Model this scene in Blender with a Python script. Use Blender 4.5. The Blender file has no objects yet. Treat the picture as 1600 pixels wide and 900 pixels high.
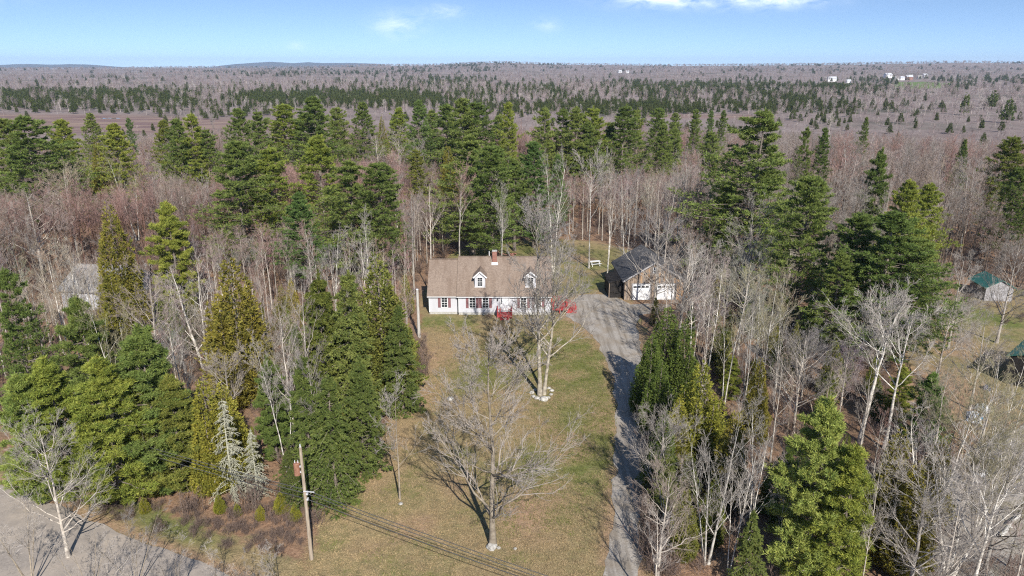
import bpy, bmesh, math, random
import numpy as np
from mathutils import Vector, Matrix
R = math.radians
rng = np.random.default_rng(7)
random.seed(7)
scn = bpy.context.scene
C = scn.collection

# ------------------------------------------------------------------ camera
FPX, HOR, CAMH = 1100.0, 102.0, 31.0          # focal length in photo pixels, horizon row, flying height
PITCH = math.atan((450 - HOR) / FPX)
cam = bpy.data.cameras.new('camera'); camo = bpy.data.objects.new('camera', cam); C.objects.link(camo)
cam.sensor_width = 36; cam.lens = 36 * FPX / 1600; cam.clip_end = 60000; cam.clip_start = 0.5
camo.location = (0, 0, CAMH); camo.rotation_euler = (math.pi / 2 - PITCH, 0, 0)
scn.camera = camo
# ------------------------------------------------------------------ light, sky, exposure
SUN_EL, SUN_AZ = R(37), R(164)                # azimuth clockwise from +Y: behind the camera, a little right
sun = bpy.data.lights.new('sun', 'SUN'); suno = bpy.data.objects.new('sun', sun); C.objects.link(suno)
sun.energy = 5.0; sun.angle = R(0.5); sun.color = (1, 0.95, 0.87)
sv = Vector((math.sin(SUN_AZ) * math.cos(SUN_EL), math.cos(SUN_AZ) * math.cos(SUN_EL), math.sin(SUN_EL)))
suno.rotation_euler = sv.to_track_quat('Z', 'Y').to_euler(); suno.location = (20, -60, 60)
scn.view_settings.view_transform = 'Standard'; scn.view_settings.look = 'None'
scn.view_settings.exposure = 0.6; scn.view_settings.gamma = 1
world = bpy.data.worlds.new('World'); scn.world = world; world.use_nodes = True


class NT:
    """tiny helper to write node trees"""
    def __init__(s, tree): s.t = tree; s.n = tree.nodes; s.l = tree.links
    def node(s, typ, **kw):
        n = s.n.new(typ)
        for k, v in kw.items(): setattr(n, k, v)
        return n
    def put(s, sock, v):
        if isinstance(v, bpy.types.NodeSocket): s.l.new(v, sock)
        elif v is not None: sock.default_value = v
    def math(s, op, a, b=None, c=None, clamp=False):
        n = s.node('ShaderNodeMath', operation=op, use_clamp=clamp)
        for i, v in enumerate((a, b, c)): s.put(n.inputs[i], v)
        return n.outputs[0]
    def noise(s, vec, scale, detail=3, rough=0.55, dist=0.0):
        n = s.node('ShaderNodeTexNoise'); s.put(n.inputs['Vector'], vec)
        n.inputs['Scale'].default_value = scale; n.inputs['Detail'].default_value = detail
        n.inputs['Roughness'].default_value = rough; n.inputs['Distortion'].default_value = dist
        return n.outputs['Fac']
    def ramp(s, f, a, b, ca=(0, 0, 0, 1), cb=(1, 1, 1, 1)):
        n = s.node('ShaderNodeValToRGB'); s.put(n.inputs[0], f)
        e = n.color_ramp.elements; e[0].position = a; e[1].position = b; e[0].color = ca; e[1].color = cb
        return n.outputs[0]
    def mix(s, f, a, b, mode='MIX'):
        n = s.node('ShaderNodeMix', data_type='RGBA', blend_type=mode)
        s.put(n.inputs[0], f)
        for i, v in ((6, a), (7, b)):
            s.put(n.inputs[i], (*v, 1) if isinstance(v, tuple) and len(v) == 3 else v)
        return n.outputs[2]
    def mapv(s, vec, scale):
        n = s.node('ShaderNodeMapping'); s.put(n.inputs[0], vec); n.inputs['Scale'].default_value = scale
        return n.outputs[0]


wn = NT(world.node_tree)
bg = world.node_tree.nodes['Background']; bg.inputs[1].default_value = 0.125
geo = wn.node('ShaderNodeTexCoord')
sep = wn.node('ShaderNodeSeparateXYZ'); wn.l.new(geo.outputs['Generated'], sep.inputs[0])
zz = wn.math('ADD', wn.math('MULTIPLY', wn.math('MAXIMUM', sep.outputs[2], 0.0), 2.4), 0.12)
cmb = wn.node('ShaderNodeCombineXYZ')
wn.put(cmb.inputs[0], sep.outputs[0]); wn.put(cmb.inputs[1], sep.outputs[1]); wn.put(cmb.inputs[2], zz)
nrm = wn.node('ShaderNodeVectorMath', operation='NORMALIZE'); wn.l.new(cmb.outputs[0], nrm.inputs[0])
sky = wn.node('ShaderNodeTexSky', sky_type='NISHITA', sun_disc=False)
sky.sun_elevation = SUN_EL; sky.sun_rotation = SUN_AZ
sky.air_density = 1.0; sky.dust_density = 0.1; sky.ozone_density = 3.4; sky.altitude = 50
wn.l.new(nrm.outputs[0], sky.inputs[0])
# thin fair-weather clouds, each at its own bearing and height
ysafe = wn.math('MAXIMUM', sep.outputs[1], 0.05)
uu = wn.math('DIVIDE', sep.outputs[0], ysafe); vv = wn.math('DIVIDE', sep.outputs[2], ysafe)
cuv = wn.node('ShaderNodeCombineXYZ'); wn.put(cuv.inputs[0], wn.math('MULTIPLY', uu, 1.0)); wn.put(cuv.inputs[1], wn.math('MULTIPLY', vv, 2.6))
cn = wn.noise(cuv.outputs[0], 26.0, 6, 0.62, 0.4)
tot = None
def cloud_uv(px, py):
    x = (px - 800) / FPX; y = (450 - py) / FPX
    return x / (math.cos(PITCH) + y * math.sin(PITCH)), (-math.sin(PITCH) + y * math.cos(PITCH)) / (math.cos(PITCH) + y * math.sin(PITCH))
for (px, py, sx, sy, st) in ((622, 38, 36, 17, .40), (696, 17, 26, 9, .38), (852, 40, 20, 9, .22), (460, 72, 14, 7, .28), (1050, -5, 80, 13, .95),
                             (1205, -3, 70, 13, .8), (1300, -45, 140, 22, .9), (420, -70, 160, 26, .9), (-150, -20, 120, 20, .8), (1790, -40, 130, 24, .9), (800, -120, 200, 30, .9)):
    u0, v0 = cloud_uv(px, py)
    du = wn.math('DIVIDE', wn.math('SUBTRACT', uu, u0), sx / FPX); dv = wn.math('DIVIDE', wn.math('SUBTRACT', vv, v0), sy / FPX)
    g = wn.math('MULTIPLY', wn.math('POWER', 2.718, wn.math('MULTIPLY', wn.math('ADD', wn.math('MULTIPLY', du, du), wn.math('MULTIPLY', dv, dv)), -1.0)), st)
    tot = g if tot is None else wn.math('ADD', tot, g)
cm = wn.math('MULTIPLY', tot, wn.ramp(cn, 0.36, 0.68), clamp=True)
wn.l.new(wn.mix(cm, sky.outputs[0], (8.0, 8.6, 9.4)), bg.inputs[0])

# ------------------------------------------------------------------ geometry of the view
def ray(px, py):
    x = (px - 800) / FPX; y = (450 - py) / FPX
    return x, math.cos(PITCH) + y * math.sin(PITCH), -math.sin(PITCH) + y * math.cos(PITCH)
def G(px, py, z=0.0):
    """place on the level z that the photograph shows at a pixel"""
    r = ray(px, py); t = (z - CAMH) / r[2]
    return r[0] * t, r[1] * t
def proj(x, y, z):
    dz = z - CAMH; d = y * math.cos(PITCH) - dz * math.sin(PITCH); u = y * math.sin(PITCH) + dz * math.cos(PITCH)
    return 800 + FPX * x / d, 450 - FPX * u / d
def hash2(ix, iy, seed):
    h = (ix.astype(np.int64) * 374761393 + iy.astype(np.int64) * 668265263 + seed * 974634577) & 0x7fffffff
    h = ((h ^ (h >> 13)) * 1274126177) & 0x7fffffff
    return ((h ^ (h >> 16)) & 0xffff) / 65535.0
def vnoise(x, y, sc, seed=1, octv=3):
    x = np.asarray(x, float) / sc; y = np.asarray(y, float) / sc
    o = np.zeros_like(x); a = 1.0; tt = 0
    for k in range(octv):
        ix = np.floor(x); iy = np.floor(y); fx = x - ix; fy = y - iy
        fx = fx * fx * (3 - 2 * fx); fy = fy * fy * (3 - 2 * fy)
        v = (hash2(ix, iy, seed + k) * (1 - fx) + hash2(ix + 1, iy, seed + k) * fx) * (1 - fy) + \
            (hash2(ix, iy + 1, seed + k) * (1 - fx) + hash2(ix + 1, iy + 1, seed + k) * fx) * fy
        o += a * v; tt += a; a *= 0.5; x = x * 2.03 + 11.3; y = y * 2.03 + 5.7
    return o / tt
def inpoly(x, y, poly):
    x = np.asarray(x, float); y = np.asarray(y, float); ins = np.zeros(x.shape, bool)
    n = len(poly)
    for i in range(n):
        x0, y0 = poly[i]; x1, y1 = poly[(i + 1) % n]
        c = ((y0 > y) != (y1 > y)) & (x < (x1 - x0) * (y - y0) / ((y1 - y0) if y1 != y0 else 1e-9) + x0)
        ins ^= c
    return ins
def polydist(x, y, poly):
    """signed distance, positive inside"""
    x = np.asarray(x, float); y = np.asarray(y, float); d = np.full(x.shape, 1e9); n = len(poly)
    for i in range(n):
        ax, ay = poly[i]; bx, by = poly[(i + 1) % n]
        ex, ey = bx - ax, by - ay
        t = np.clip(((x - ax) * ex + (y - ay) * ey) / (ex * ex + ey * ey + 1e-9), 0, 1)
        d = np.minimum(d, np.hypot(x - ax - t * ex, y - ay - t * ey))
    return np.where(inpoly(x, y, poly), d, -d)
def gp(*pts): return [G(*p) for p in pts]

SKYLINE = [(-1500, 103), (0, 104), (190, 104.5), (300, 103), (380, 102.5), (520, 102), (600, 100), (680, 99), (740, 96.5), (790, 95.5), (850, 98), (960, 99),
           (1050, 100), (1150, 100), (1280, 99), (1400, 98), (1500, 97.5), (1600, 98), (3000, 98)]
def terrain(x, y):
    x = np.asarray(x, float); y = np.asarray(y, float)
    r = np.hypot(x, y); yy = np.maximum(y, 1.0)
    px = np.clip(800 + FPX * x / yy / math.cos(PITCH) * 0.99, -1500, 3000)
    py = np.interp(px, [p[0] for p in SKYLINE], [p[1] for p in SKYLINE])
    crest = CAMH + (HOR - py) / FPX * 5200 - 13
    s = np.clip((r - 1100) / (5200 - 1100), 0, 1); s = s * s * (3 - 2 * s)
    z = crest * s * np.where(r > 5200, np.clip(1 - (r - 5200) / 2500, 0, 1), 1)
    z = z + np.clip((r - 900) / 1500, 0, 1) * (vnoise(x, y, 700, 31, 2) - 0.5) * 22 * np.clip(1 - (r - 4200) / 900, 0, 1)
    return z

# clearings (ground places read off the photograph)
LAWN = gp((470, 905), (520, 775), (560, 735), (590, 700), (640, 610), (668, 590), (662, 530), (655, 470), (700, 400), (735, 383), (790, 377), (860, 373),
          (930, 377), (985, 390), (1000, 420), (985, 470), (1012, 520), (1022, 600), (1036, 700), (1030, 800), (1015, 905))
LAWN += [G(1000, 1000), G(470, 1000)]
LAWN2 = gp((1405, 640), (1400, 585), (1440, 520), (1475, 470), (1520, 452), (1660, 452), (1760, 540), (1760, 720), (1560, 700), (1480, 655))
DRIVE_L = [(940, 1060), (946, 900), (953, 820), (960, 740), (963, 680), (963, 630), (957, 590), (945, 555), (928, 526), (905, 507), (884, 496)]
DRIVE_R = [(892, 470), (905, 462), (935, 459), (962, 463), (976, 471), (985, 476), (1020, 474), (1046, 476), (1040, 486), (1000, 492), (996, 510), (1000, 550), (1006, 600), (1008, 660), (1006, 730), (1001, 820), (1000, 900), (1012, 1060)]
DRIVE = gp(*(DRIVE_L + DRIVE_R))
ra, rb = np.array(G(0, 755)), np.array(G(354, 897))
rd = (rb - ra) / np.linalg.norm(rb - ra); rn = np.array([-rd[1], rd[0]])
if rn[1] > 0: rn = -rn                                   # towards the camera
ROADW = 6.4
ROAD = [tuple(ra - rd * 160), tuple(ra + rd * 190), tuple(ra + rd * 190 + rn * ROADW), tuple(ra - rd * 160 + rn * ROADW)]
GRAVEL2 = gp((1420, 800), (1500, 720), (1600, 660), (1760, 640), (1800, 860), (1440, 930))
BOG = [(-480, 350), (-300, 345), (-150, 335), (-70, 372), (-110, 415), (-260, 475), (-520, 505)]
BOG2 = [(70, 452), (110, 440), (165, 445), (160, 475), (95, 480)]
FIELD = gp((1392, 137), (1400, 128.5), (1445, 128), (1500, 131), (1478, 137), (1430, 139))
FIELD2 = gp((1283, 135), (1290, 130), (1330, 130), (1345, 134))

# ------------------------------------------------------------------ materials
MAT = {}
def material(name, rough=0.9, spec=0.15):
    m = bpy.data.materials.new(name); m.use_nodes = True; MAT[name] = m
    t = NT(m.node_tree); b = m.node_tree.nodes['Principled BSDF']
    b.inputs['Roughness'].default_value = rough; b.inputs['Specular IOR Level'].default_value = spec
    return m, t, b
def coords(t): return t.node('ShaderNodeTexCoord').outputs['Object']
def bump(t, b, h, strength=0.4, dist=0.05):
    n = t.node('ShaderNodeBump'); n.inputs['Strength'].default_value = strength; n.inputs['Distance'].default_value = dist
    t.put(n.inputs['Height'], h); t.l.new(n.outputs[0], b.inputs['Normal'])
def two_tone(name, ca, cb, scale=4, rough=0.85, spec=0.15, bmp=0.0, detail=4, lo=0.35, hi=0.65, stretch=None):
    m, t, b = material(name, rough, spec); v = coords(t)
    if stretch: v = t.mapv(v, stretch)
    n = t.noise(v, scale, detail)
    t.l.new(t.mix(t.ramp(n, lo, hi), ca, cb), b.inputs['Base Color'])
    if bmp: bump(t, b, n, bmp)
    return m
def foliage(name, ca, cb, cyel, scale=0.9):
    m, t, b = material(name, 0.75, 0.12); v = coords(t)
    oi = t.node('ShaderNodeObjectInfo')
    n = t.noise(v, scale, 3); c = t.mix(t.ramp(n, 0.38, 0.62), ca, cb)
    n2 = t.noise(v, 5.0, 2); c = t.mix(t.math('MULTIPLY', t.ramp(n2, 0.5, 0.75), 0.6), c, cyel)
    isl = t.node('ShaderNodeNewGeometry').outputs['Random Per Island']
    c = t.mix(1.0, c, t.ramp(isl, 0, 1, (.85, .85, .85, 1), (1.6, 1.6, 1.5, 1)), 'MULTIPLY')
    c = t.mix(1.0, c, t.ramp(oi.outputs['Random'], 0, 1, (.85, .9, .85, 1), (1.15, 1.08, 1.05, 1)), 'MULTIPLY')
    c = t.mix(1.0, c, oi.outputs['Color'], 'MULTIPLY')
    t.l.new(c, b.inputs['Base Color'])
    tr = t.node('ShaderNodeBsdfTranslucent'); t.l.new(c, tr.inputs[0])
    mx = t.node('ShaderNodeMixShader'); mx.inputs[0].default_value = 0.38
    t.l.new(b.outputs[0], mx.inputs[1]); t.l.new(tr.outputs[0], mx.inputs[2])
    t.l.new(mx.outputs[0], m.node_tree.nodes['Material Output'].inputs[0])
    return m
def tinted(name, ca, cb, scale, tint=True, spec=0.1, vary=0.25):
    m, t, b = material(name, 0.9, spec); v = coords(t)
    oi = t.node('ShaderNodeObjectInfo')
    c = t.mix(t.ramp(t.noise(v, scale, 3), 0.35, 0.65), ca, cb)
    if tint: c = t.mix(1.0, c, oi.outputs['Color'], 'MULTIPLY')
    c = t.mix(1.0, c, t.ramp(oi.outputs['Random'], 0, 1, (1 - vary, 1 - vary, 1 - vary, 1), (1 + vary, 1 + vary * .9, 1 + vary * .8, 1)), 'MULTIPLY')
    t.l.new(c, b.inputs['Base Color'])
    return m
foliage('pine_needles', (0.105, 0.15, 0.045), (0.17, 0.215, 0.066), (0.28, 0.29, 0.095))
foliage('cedar_foliage', (0.115, 0.135, 0.038), (0.19, 0.195, 0.052), (0.31, 0.285, 0.08), 1.4)
foliage('hemlock_needles', (0.085, 0.118, 0.036), (0.14, 0.17, 0.052), (0.23, 0.235, 0.075))
tinted('pine_bark', (0.11, 0.09, 0.075), (0.22, 0.19, 0.165), 3, False)
tinted('grey_bark', (0.25, 0.22, 0.19), (0.48, 0.44, 0.385), 2.2)
tinted('birch_bark', (0.30, 0.275, 0.24), (0.68, 0.65, 0.59), 3.2)
tinted('bare_twigs', (0.9, 0.9, 0.9), (1.1, 1.1, 1.1), 1.2)
two_tone('lichen_wood', (0.23, 0.225, 0.165), (0.45, 0.44, 0.345), 5)
two_tone('dark_brush', (0.12, 0.085, 0.07), (0.235, 0.175, 0.145), 3)

def ground_material():
    m, t, b = material('ground_cover', 0.95, 0.05); v = coords(t)
    a = t.node('ShaderNodeAttribute'); a.attribute_name = 'cover'
    s = t.node('ShaderNodeSeparateColor'); t.l.new(a.outputs['Color'], s.inputs[0])
    a2 = t.node('ShaderNodeAttribute'); a2.attribute_name = 'wet'
    s2 = t.node('ShaderNodeSeparateColor'); t.l.new(a2.outputs['Color'], s2.inputs[0])
    fine = t.noise(v, 3.2, 5, 0.75); mid = t.noise(v, 0.55, 4, 0.65); big = t.noise(v, 0.09, 3); grit = t.noise(v, 9.0, 3, 0.8)
    # fallen leaves under the trees
    lit = t.mix(t.ramp(fine, 0.36, 0.64), (0.13, 0.075, 0.047), (0.37, 0.235, 0.15))
    lit = t.mix(t.ramp(mid, 0.42, 0.62), lit, t.mix(t.ramp(grit, .35, .65), (0.11, 0.075, 0.05), (0.30, 0.2, 0.13)))
    # winter lawn: straw and green
    straw = t.mix(t.ramp(grit, 0.33, 0.67), (0.15, 0.115, 0.06), (0.37, 0.29, 0.17))
    green = t.mix(t.ramp(grit, 0.3, 0.7), (0.07, 0.098, 0.026), (0.17, 0.20, 0.06))
    gm = t.math('ADD', s.outputs[1], t.math('MULTIPLY', t.math('SUBTRACT', mid, 0.5), 1.1), clamp=True)
    gm = t.math('ADD', gm, t.math('MULTIPLY', t.math('SUBTRACT', fine, 0.5), 1.0), clamp=True)
    lawn = t.mix(gm, straw, green)
    lv = t.math('ADD', s.outputs[2], t.math('MULTIPLY', t.math('SUBTRACT', fine, 0.5), 2.2), clamp=True)   # leaves blown over the grass
    lawn = t.mix(t.math('MULTIPLY', lv, s.outputs[2], clamp=True), lawn, t.mix(t.ramp(grit, .3, .7), (0.22, 0.13, 0.085), (0.44, 0.30, 0.21)))
    lawn = t.mix(1.0, lawn, t.ramp(t.noise(v, 1.3, 4, .7), .3, .7, (.66, .68, .66, 1), (1.24, 1.2, 1.14, 1)), 'MULTIPLY')
    lm = t.math('ADD', s.outputs[0], t.math('MULTIPLY', t.math('SUBTRACT', mid, 0.5), 0.9))
    lm = t.ramp(t.math('ADD', lm, t.math('MULTIPLY', t.math('SUBTRACT', fine, 0.5), 0.5)), 0.4, 0.6)
    near = t.mix(lm, lit, lawn)
    # far ground: woods floor, bog heath, hay field
    fv = t.noise(v, 0.02, 5, 0.7); fv2 = t.noise(v, 0.006, 4, 0.6)
    far = t.mix(t.ramp(fv, 0.35, 0.65), (0.16, 0.125, 0.115), (0.25, 0.205, 0.19))
    far = t.mix(t.math('MULTIPLY', t.ramp(fv2, 0.54, 0.64), .6), far, (0.06, 0.07, 0.045))
    bogc = t.mix(t.ramp(t.noise(t.mapv(v, (.25, 1, 1)), 0.11, 4), 0.4, 0.62), (0.165, 0.11, 0.105), (0.26, 0.19, 0.15))
    c = t.mix(s2.outputs[1], near, far)
    c = t.mix(s2.outputs[0], c, bogc)
    c = t.mix(s2.outputs[2], c, (0.12, 0.17, 0.05))
    t.l.new(c, b.inputs['Base Color'])
    bump(t, b, t.math('ADD', fine, t.math('MULTIPLY', grit, 0.6)), 0.7, 0.12)
ground_material()
def gravel_material(name, ca, cb, cd):
    m, t, b = material(name, 0.95, 0.08); v = coords(t)
    n = t.noise(v, 7, 4, 0.8); n2 = t.noise(v, 0.5, 4, 0.6)
    c = t.mix(t.ramp(n, 0.3, 0.7), ca, cb); c = t.mix(t.math('MULTIPLY', t.ramp(n2, 0.45, 0.65), 0.7), c, cd)
    n3 = t.noise(t.mapv(v, (1.6, .09, 1)), 1.0, 3, .6); c = t.mix(t.math('MULTIPLY', t.ramp(n3, 0.46, 0.60), 0.55), c, tuple(q * .55 for q in cd))
    t.l.new(c, b.inputs['Base Color']); bump(t, b, n, 0.6, 0.05)
gravel_material('drive_gravel', (0.20, 0.18, 0.16), (0.42, 0.385, 0.34), (0.25, 0.205, 0.155))
def asphalt_material():
    m, t, b = material('old_asphalt', 0.9, 0.1); v = coords(t)
    n = t.noise(v, 10, 4, 0.8); n2 = t.noise(v, 0.35, 4, 0.6)
    c = t.mix(t.ramp(n, 0.3, 0.7), (0.22, 0.19, 0.165), (0.33, 0.29, 0.25)); c = t.mix(t.ramp(n2, 0.42, 0.66), c, (0.36, 0.305, 0.25)); c = t.mix(t.math('MULTIPLY', t.ramp(t.noise(t.mapv(v, (.5, .5, 1)), 1.1, 5, .7), .5, .68), .5), c, (0.17, 0.15, 0.135))
    cr = t.ramp(t.math('ABSOLUTE', t.math('SUBTRACT', t.noise(v, 0.22, 5, .6), .5)), 0.0, 0.006, (1, 1, 1, 1), (0, 0, 0, 1))
    c = t.mix(t.math('MULTIPLY', cr, 0.35), c, (0.12, 0.11, 0.10))
    t.l.new(c, b.inputs['Base Color']); bump(t, b, n, 0.3, 0.02)
asphalt_material()
# building materials
def siding(name, ca, cb):
    m, t, b = material(name, 0.6, 0.25); v = coords(t)
    w = t.node('ShaderNodeTexWave', wave_type='BANDS', bands_direction='Z', wave_profile='SAW'); t.put(w.inputs[0], v); w.inputs['Scale'].default_value = 2.4
    n = t.noise(t.mapv(v, (1, 1, .4)), 1.3, 5, .7)
    t.l.new(t.mix(t.ramp(n, 0.35, 0.75), ca, cb), b.inputs['Base Color']); bump(t, b, w.outputs[1], 0.5, 0.02)
siding('white_siding', (0.52, 0.52, 0.55), (0.45, 0.45, 0.475))
def shingle(name, ca, cb, cs):
    m, t, b = material(name, 0.95, 0.05); v = coords(t)
    br = t.node('ShaderNodeTexBrick'); t.put(br.inputs[0], v); br.inputs['Scale'].default_value = 3.4
    for i, cc in ((1, ca), (2, cb), (3, tuple(x * .6 for x in ca))): br.inputs[i].default_value = (*cc, 1)
    br.inputs['Mortar Size'].default_value = 0.012
    n = t.noise(t.mapv(v, (1.0, .25, .25)), 0.9, 5, .7)
    c = t.mix(t.math('MULTIPLY', t.ramp(n, 0.45, 0.7), 0.75), br.outputs[0], cs)
    c = t.mix(1.0, c, t.ramp(t.noise(v, 7, 3, .8), .3, .7, (.8, .8, .8, 1), (1.2, 1.2, 1.2, 1)), 'MULTIPLY')
    t.l.new(c, b.inputs['Base Color'])
shingle('brown_shingles', (0.195, 0.15, 0.12), (0.255, 0.20, 0.16), (0.14, 0.10, 0.075))
shingle('grey_shingles', (0.075, 0.075, 0.08), (0.11, 0.11, 0.115), (0.055, 0.055, 0.06))
shingle('pale_shingles', (0.24, 0.225, 0.21), (0.31, 0.29, 0.275), (0.19, 0.17, 0.155))
two_tone('white_trim', (0.64, 0.64, 0.65), (0.58, 0.58, 0.58), 3, 0.5, 0.3)
two_tone('white_door', (0.74, 0.74, 0.74), (0.68, 0.68, 0.69), 2, 0.45, 0.3)
two_tone('shutter_red', (0.17, 0.075, 0.08), (0.225, 0.115, 0.12), 5, 0.7)
two_tone('deck_red', (0.25, 0.028, 0.03), (0.36, 0.065, 0.06), 4, 0.6, 0.2)
two_tone('brick', (0.22, 0.10, 0.075), (0.31, 0.165, 0.13), 9, 0.9)
two_tone('concrete', (0.30, 0.29, 0.27), (0.46, 0.45, 0.42), 4, 0.9, 0.1, .2)
two_tone('black_metal', (0.02, 0.02, 0.022), (0.04, 0.04, 0.04), 4, 0.5, 0.4)
two_tone('cable', (0.05, 0.05, 0.05), (0.09, 0.09, 0.09), 4, 0.6, 0.3)
two_tone('shade_black_boards', (0.016, 0.015, 0.014), (0.035, 0.03, 0.028), 4, 0.8)  # shade on lean-to and cabin walls put into the colour
two_tone('pole_wood', (0.24, 0.19, 0.14), (0.38, 0.32, 0.25), 3, .9, .1, .3, stretch=(6, 6, .6))
two_tone('pale_pole_wood', (0.33, 0.31, 0.28), (0.5, 0.48, 0.44), 3, .9, .1, .3, stretch=(6, 6, .8))
two_tone('rusty_metal', (0.20, 0.095, 0.06), (0.29, 0.15, 0.10), 7, 0.8, .2)
two_tone('green_metal', (0.015, 0.085, 0.07), (0.03, 0.135, 0.115), 2, 0.4, 0.5, stretch=(4, 1, 1))
two_tone('grey_boards', (0.22, 0.21, 0.21), (0.40, 0.39, 0.40), 2.2, 0.9, stretch=(1, 1, 5))
two_tone('tarp_white', (0.55, 0.57, 0.60), (0.68, 0.69, 0.71), 2, 0.5, .3, .2)
two_tone('tarp_navy', (0.02, 0.035, 0.10), (0.03, 0.05, 0.14), 2, 0.5, .3)
two_tone('tarp_blue', (0.02, 0.17, 0.30), (0.03, 0.24, 0.38), 2, 0.5, .3)
two_tone('stone_pale', (0.24, 0.225, 0.20), (0.46, 0.44, 0.40), 3, .9, .1, .4)
two_tone('galvanised', (0.4, 0.41, 0.43), (0.55, 0.56, 0.58), 3, .4, .5)
for k, (ca, cb) in enumerate((((0.17, 0.125, 0.09), (0.36, 0.285, 0.225)), ((0.13, 0.105, 0.09), (0.28, 0.24, 0.21)), ((0.27, 0.165, 0.095), (0.43, 0.29, 0.18)))):
    two_tone('barn_board_%d' % k, ca, cb, 2.0, .9, .08, .3, stretch=(7, 7, .7))
mg, t_, b_ = material('window_glass', 0.06, 0.8); b_.inputs['Base Color'].default_value = (0.02, 0.024, 0.03, 1)
mw, t_, b_ = material('bog_water', 0.05, 0.6); b_.inputs['Base Color'].default_value = (0.03, 0.06, 0.12, 1)
mh, t_, b_ = material('hill_forest', 0.95, 0.05)
t_.l.new(t_.mix(t_.ramp(t_.noise(coords(t_), 0.004, 4), .4, .6), (0.025, 0.035, 0.045), (0.04, 0.045, 0.05)), b_.inputs['Base Color'])
mg2, t_, b_ = material('grass_blades', 0.8, 0.1)
oi_ = t_.node('ShaderNodeObjectInfo'); t_.l.new(t_.mix(1.0, oi_.outputs['Color'], t_.ramp(oi_.outputs['Random'], 0, 1, (.7, .7, .7, 1), (1.25, 1.2, 1.15, 1)), 'MULTIPLY'), b_.inputs['Base Color'])

# ------------------------------------------------------------------ mesh helpers
def mesh_tris(name, V, T, mat, midx=None, smooth=False):
    V = np.ascontiguousarray(V, np.float32); T = np.ascontiguousarray(T, np.int32)
    me = bpy.data.meshes.new(name)
    me.vertices.add(len(V)); me.vertices.foreach_set('co', V.ravel())
    n = len(T); me.loops.add(n * 3); me.loops.foreach_set('vertex_index', T.ravel())
    me.polygons.add(n); me.polygons.foreach_set('loop_start', np.arange(0, n * 3, 3, dtype=np.int32))
    try: me.polygons.foreach_set('loop_total', np.full(n, 3, np.int32))
    except Exception: pass
    for m in (mat if isinstance(mat, (list, tuple)) else [mat]): me.materials.append(MAT[m])
    if midx is not None: me.polygons.foreach_set('material_index', np.ascontiguousarray(midx, np.int32))
    if smooth: me.polygons.foreach_set('use_smooth', np.ones(n, bool))
    me.update(calc_edges=True); me.validate()
    return me
class Acc:
    """collects vertices and polygons of ONE part"""
    def __init__(s): s.v = []; s.f = []
    def add(s, vs, fs):
        o = len(s.v); s.v += [tuple(v) for v in vs]; s.f += [tuple(i + o for i in f) for f in fs]; return s
    def box(s, x0, x1, y0, y1, z0, z1):
        return s.add([(x0, y0, z0), (x1, y0, z0), (x1, y1, z0), (x0, y1, z0), (x0, y0, z1), (x1, y0, z1), (x1, y1, z1), (x0, y1, z1)],
                     [(0, 3, 2, 1), (4, 5, 6, 7), (0, 1, 5, 4), (1, 2, 6, 5), (2, 3, 7, 6), (3, 0, 4, 7)])
    def prism(s, poly, a0, a1, axis='y'):
        """polygon (u,w) extruded along an axis: axis y -> (u,a,w); axis x -> (a,u,w); axis z -> (u,w,a)"""
        n = len(poly)
        P = {'y': lambda u, w, a: (u, a, w), 'x': lambda u, w, a: (a, u, w), 'z': lambda u, w, a: (u, w, a)}[axis]
        return s.add([P(u, w, a0) for u, w in poly] + [P(u, w, a1) for u, w in poly],
                     [tuple(range(n))[::-1], tuple(range(n, 2 * n))] + [(i, (i + 1) % n, n + (i + 1) % n, n + i) for i in range(n)])
    def bar(s, a, b, w, h=None):
        a = Vector(a); b = Vector(b); d = (b - a).normalized(); h = h or w
        up = Vector((0, 0, 1)) if abs(d.z) < 0.95 else Vector((0, 1, 0))
        sx = d.cross(up).normalized() * w / 2; sy = sx.cross(d).normalized() * h / 2
        return s.add([p + i * sx + j * sy for p in (a, b) for i, j in ((-1, -1), (1, -1), (1, 1), (-1, 1))],
                     [(0, 3, 2, 1), (4, 5, 6, 7), (0, 1, 5, 4), (1, 2, 6, 5), (2, 3, 7, 6), (3, 0, 4, 7)])
    def cyl(s, a, b, r0, r1=None, n=8):
        a = Vector(a); b = Vector(b); d = (b - a).normalized(); r1 = r0 if r1 is None else r1
        up = Vector((0, 0, 1)) if abs(d.z) < 0.95 else Vector((0, 1, 0))
        sx = d.cross(up).normalized(); sy = sx.cross(d)
        vs = [a + (sx * math.cos(q) + sy * math.sin(q)) * r0 for q in np.linspace(0, 2 * math.pi, n, False)] + \
             [b + (sx * math.cos(q) + sy * math.sin(q)) * r1 for q in np.linspace(0, 2 * math.pi, n, False)]
        return s.add(vs, [tuple(range(n))[::-1], tuple(range(n, 2 * n))] + [(i, (i + 1) % n, n + (i + 1) % n, n + i) for i in range(n)])
    def mesh(s, name, mat):
        me = bpy.data.meshes.new(name); me.from_pydata(s.v, [], s.f); me.materials.append(MAT[mat])
        bm = bmesh.new(); bm.from_mesh(me); bmesh.ops.recalc_face_normals(bm, faces=bm.faces); bm.to_mesh(me); bm.free(); me.update()
        return me
    def obj(s, name, mat, parent=None): return link(name, s.mesh(name, mat), parent)
def link(name, me, parent=None):
    o = bpy.data.objects.new(name, me); C.objects.link(o)
    if parent is not None: o.parent = parent
    return o
def tag(o, label, cat, group=None, kind=None):
    if label: o['label'] = label
    if cat: o['category'] = cat
    if group: o['group'] = group
    if kind: o['kind'] = kind
    return o
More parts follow.
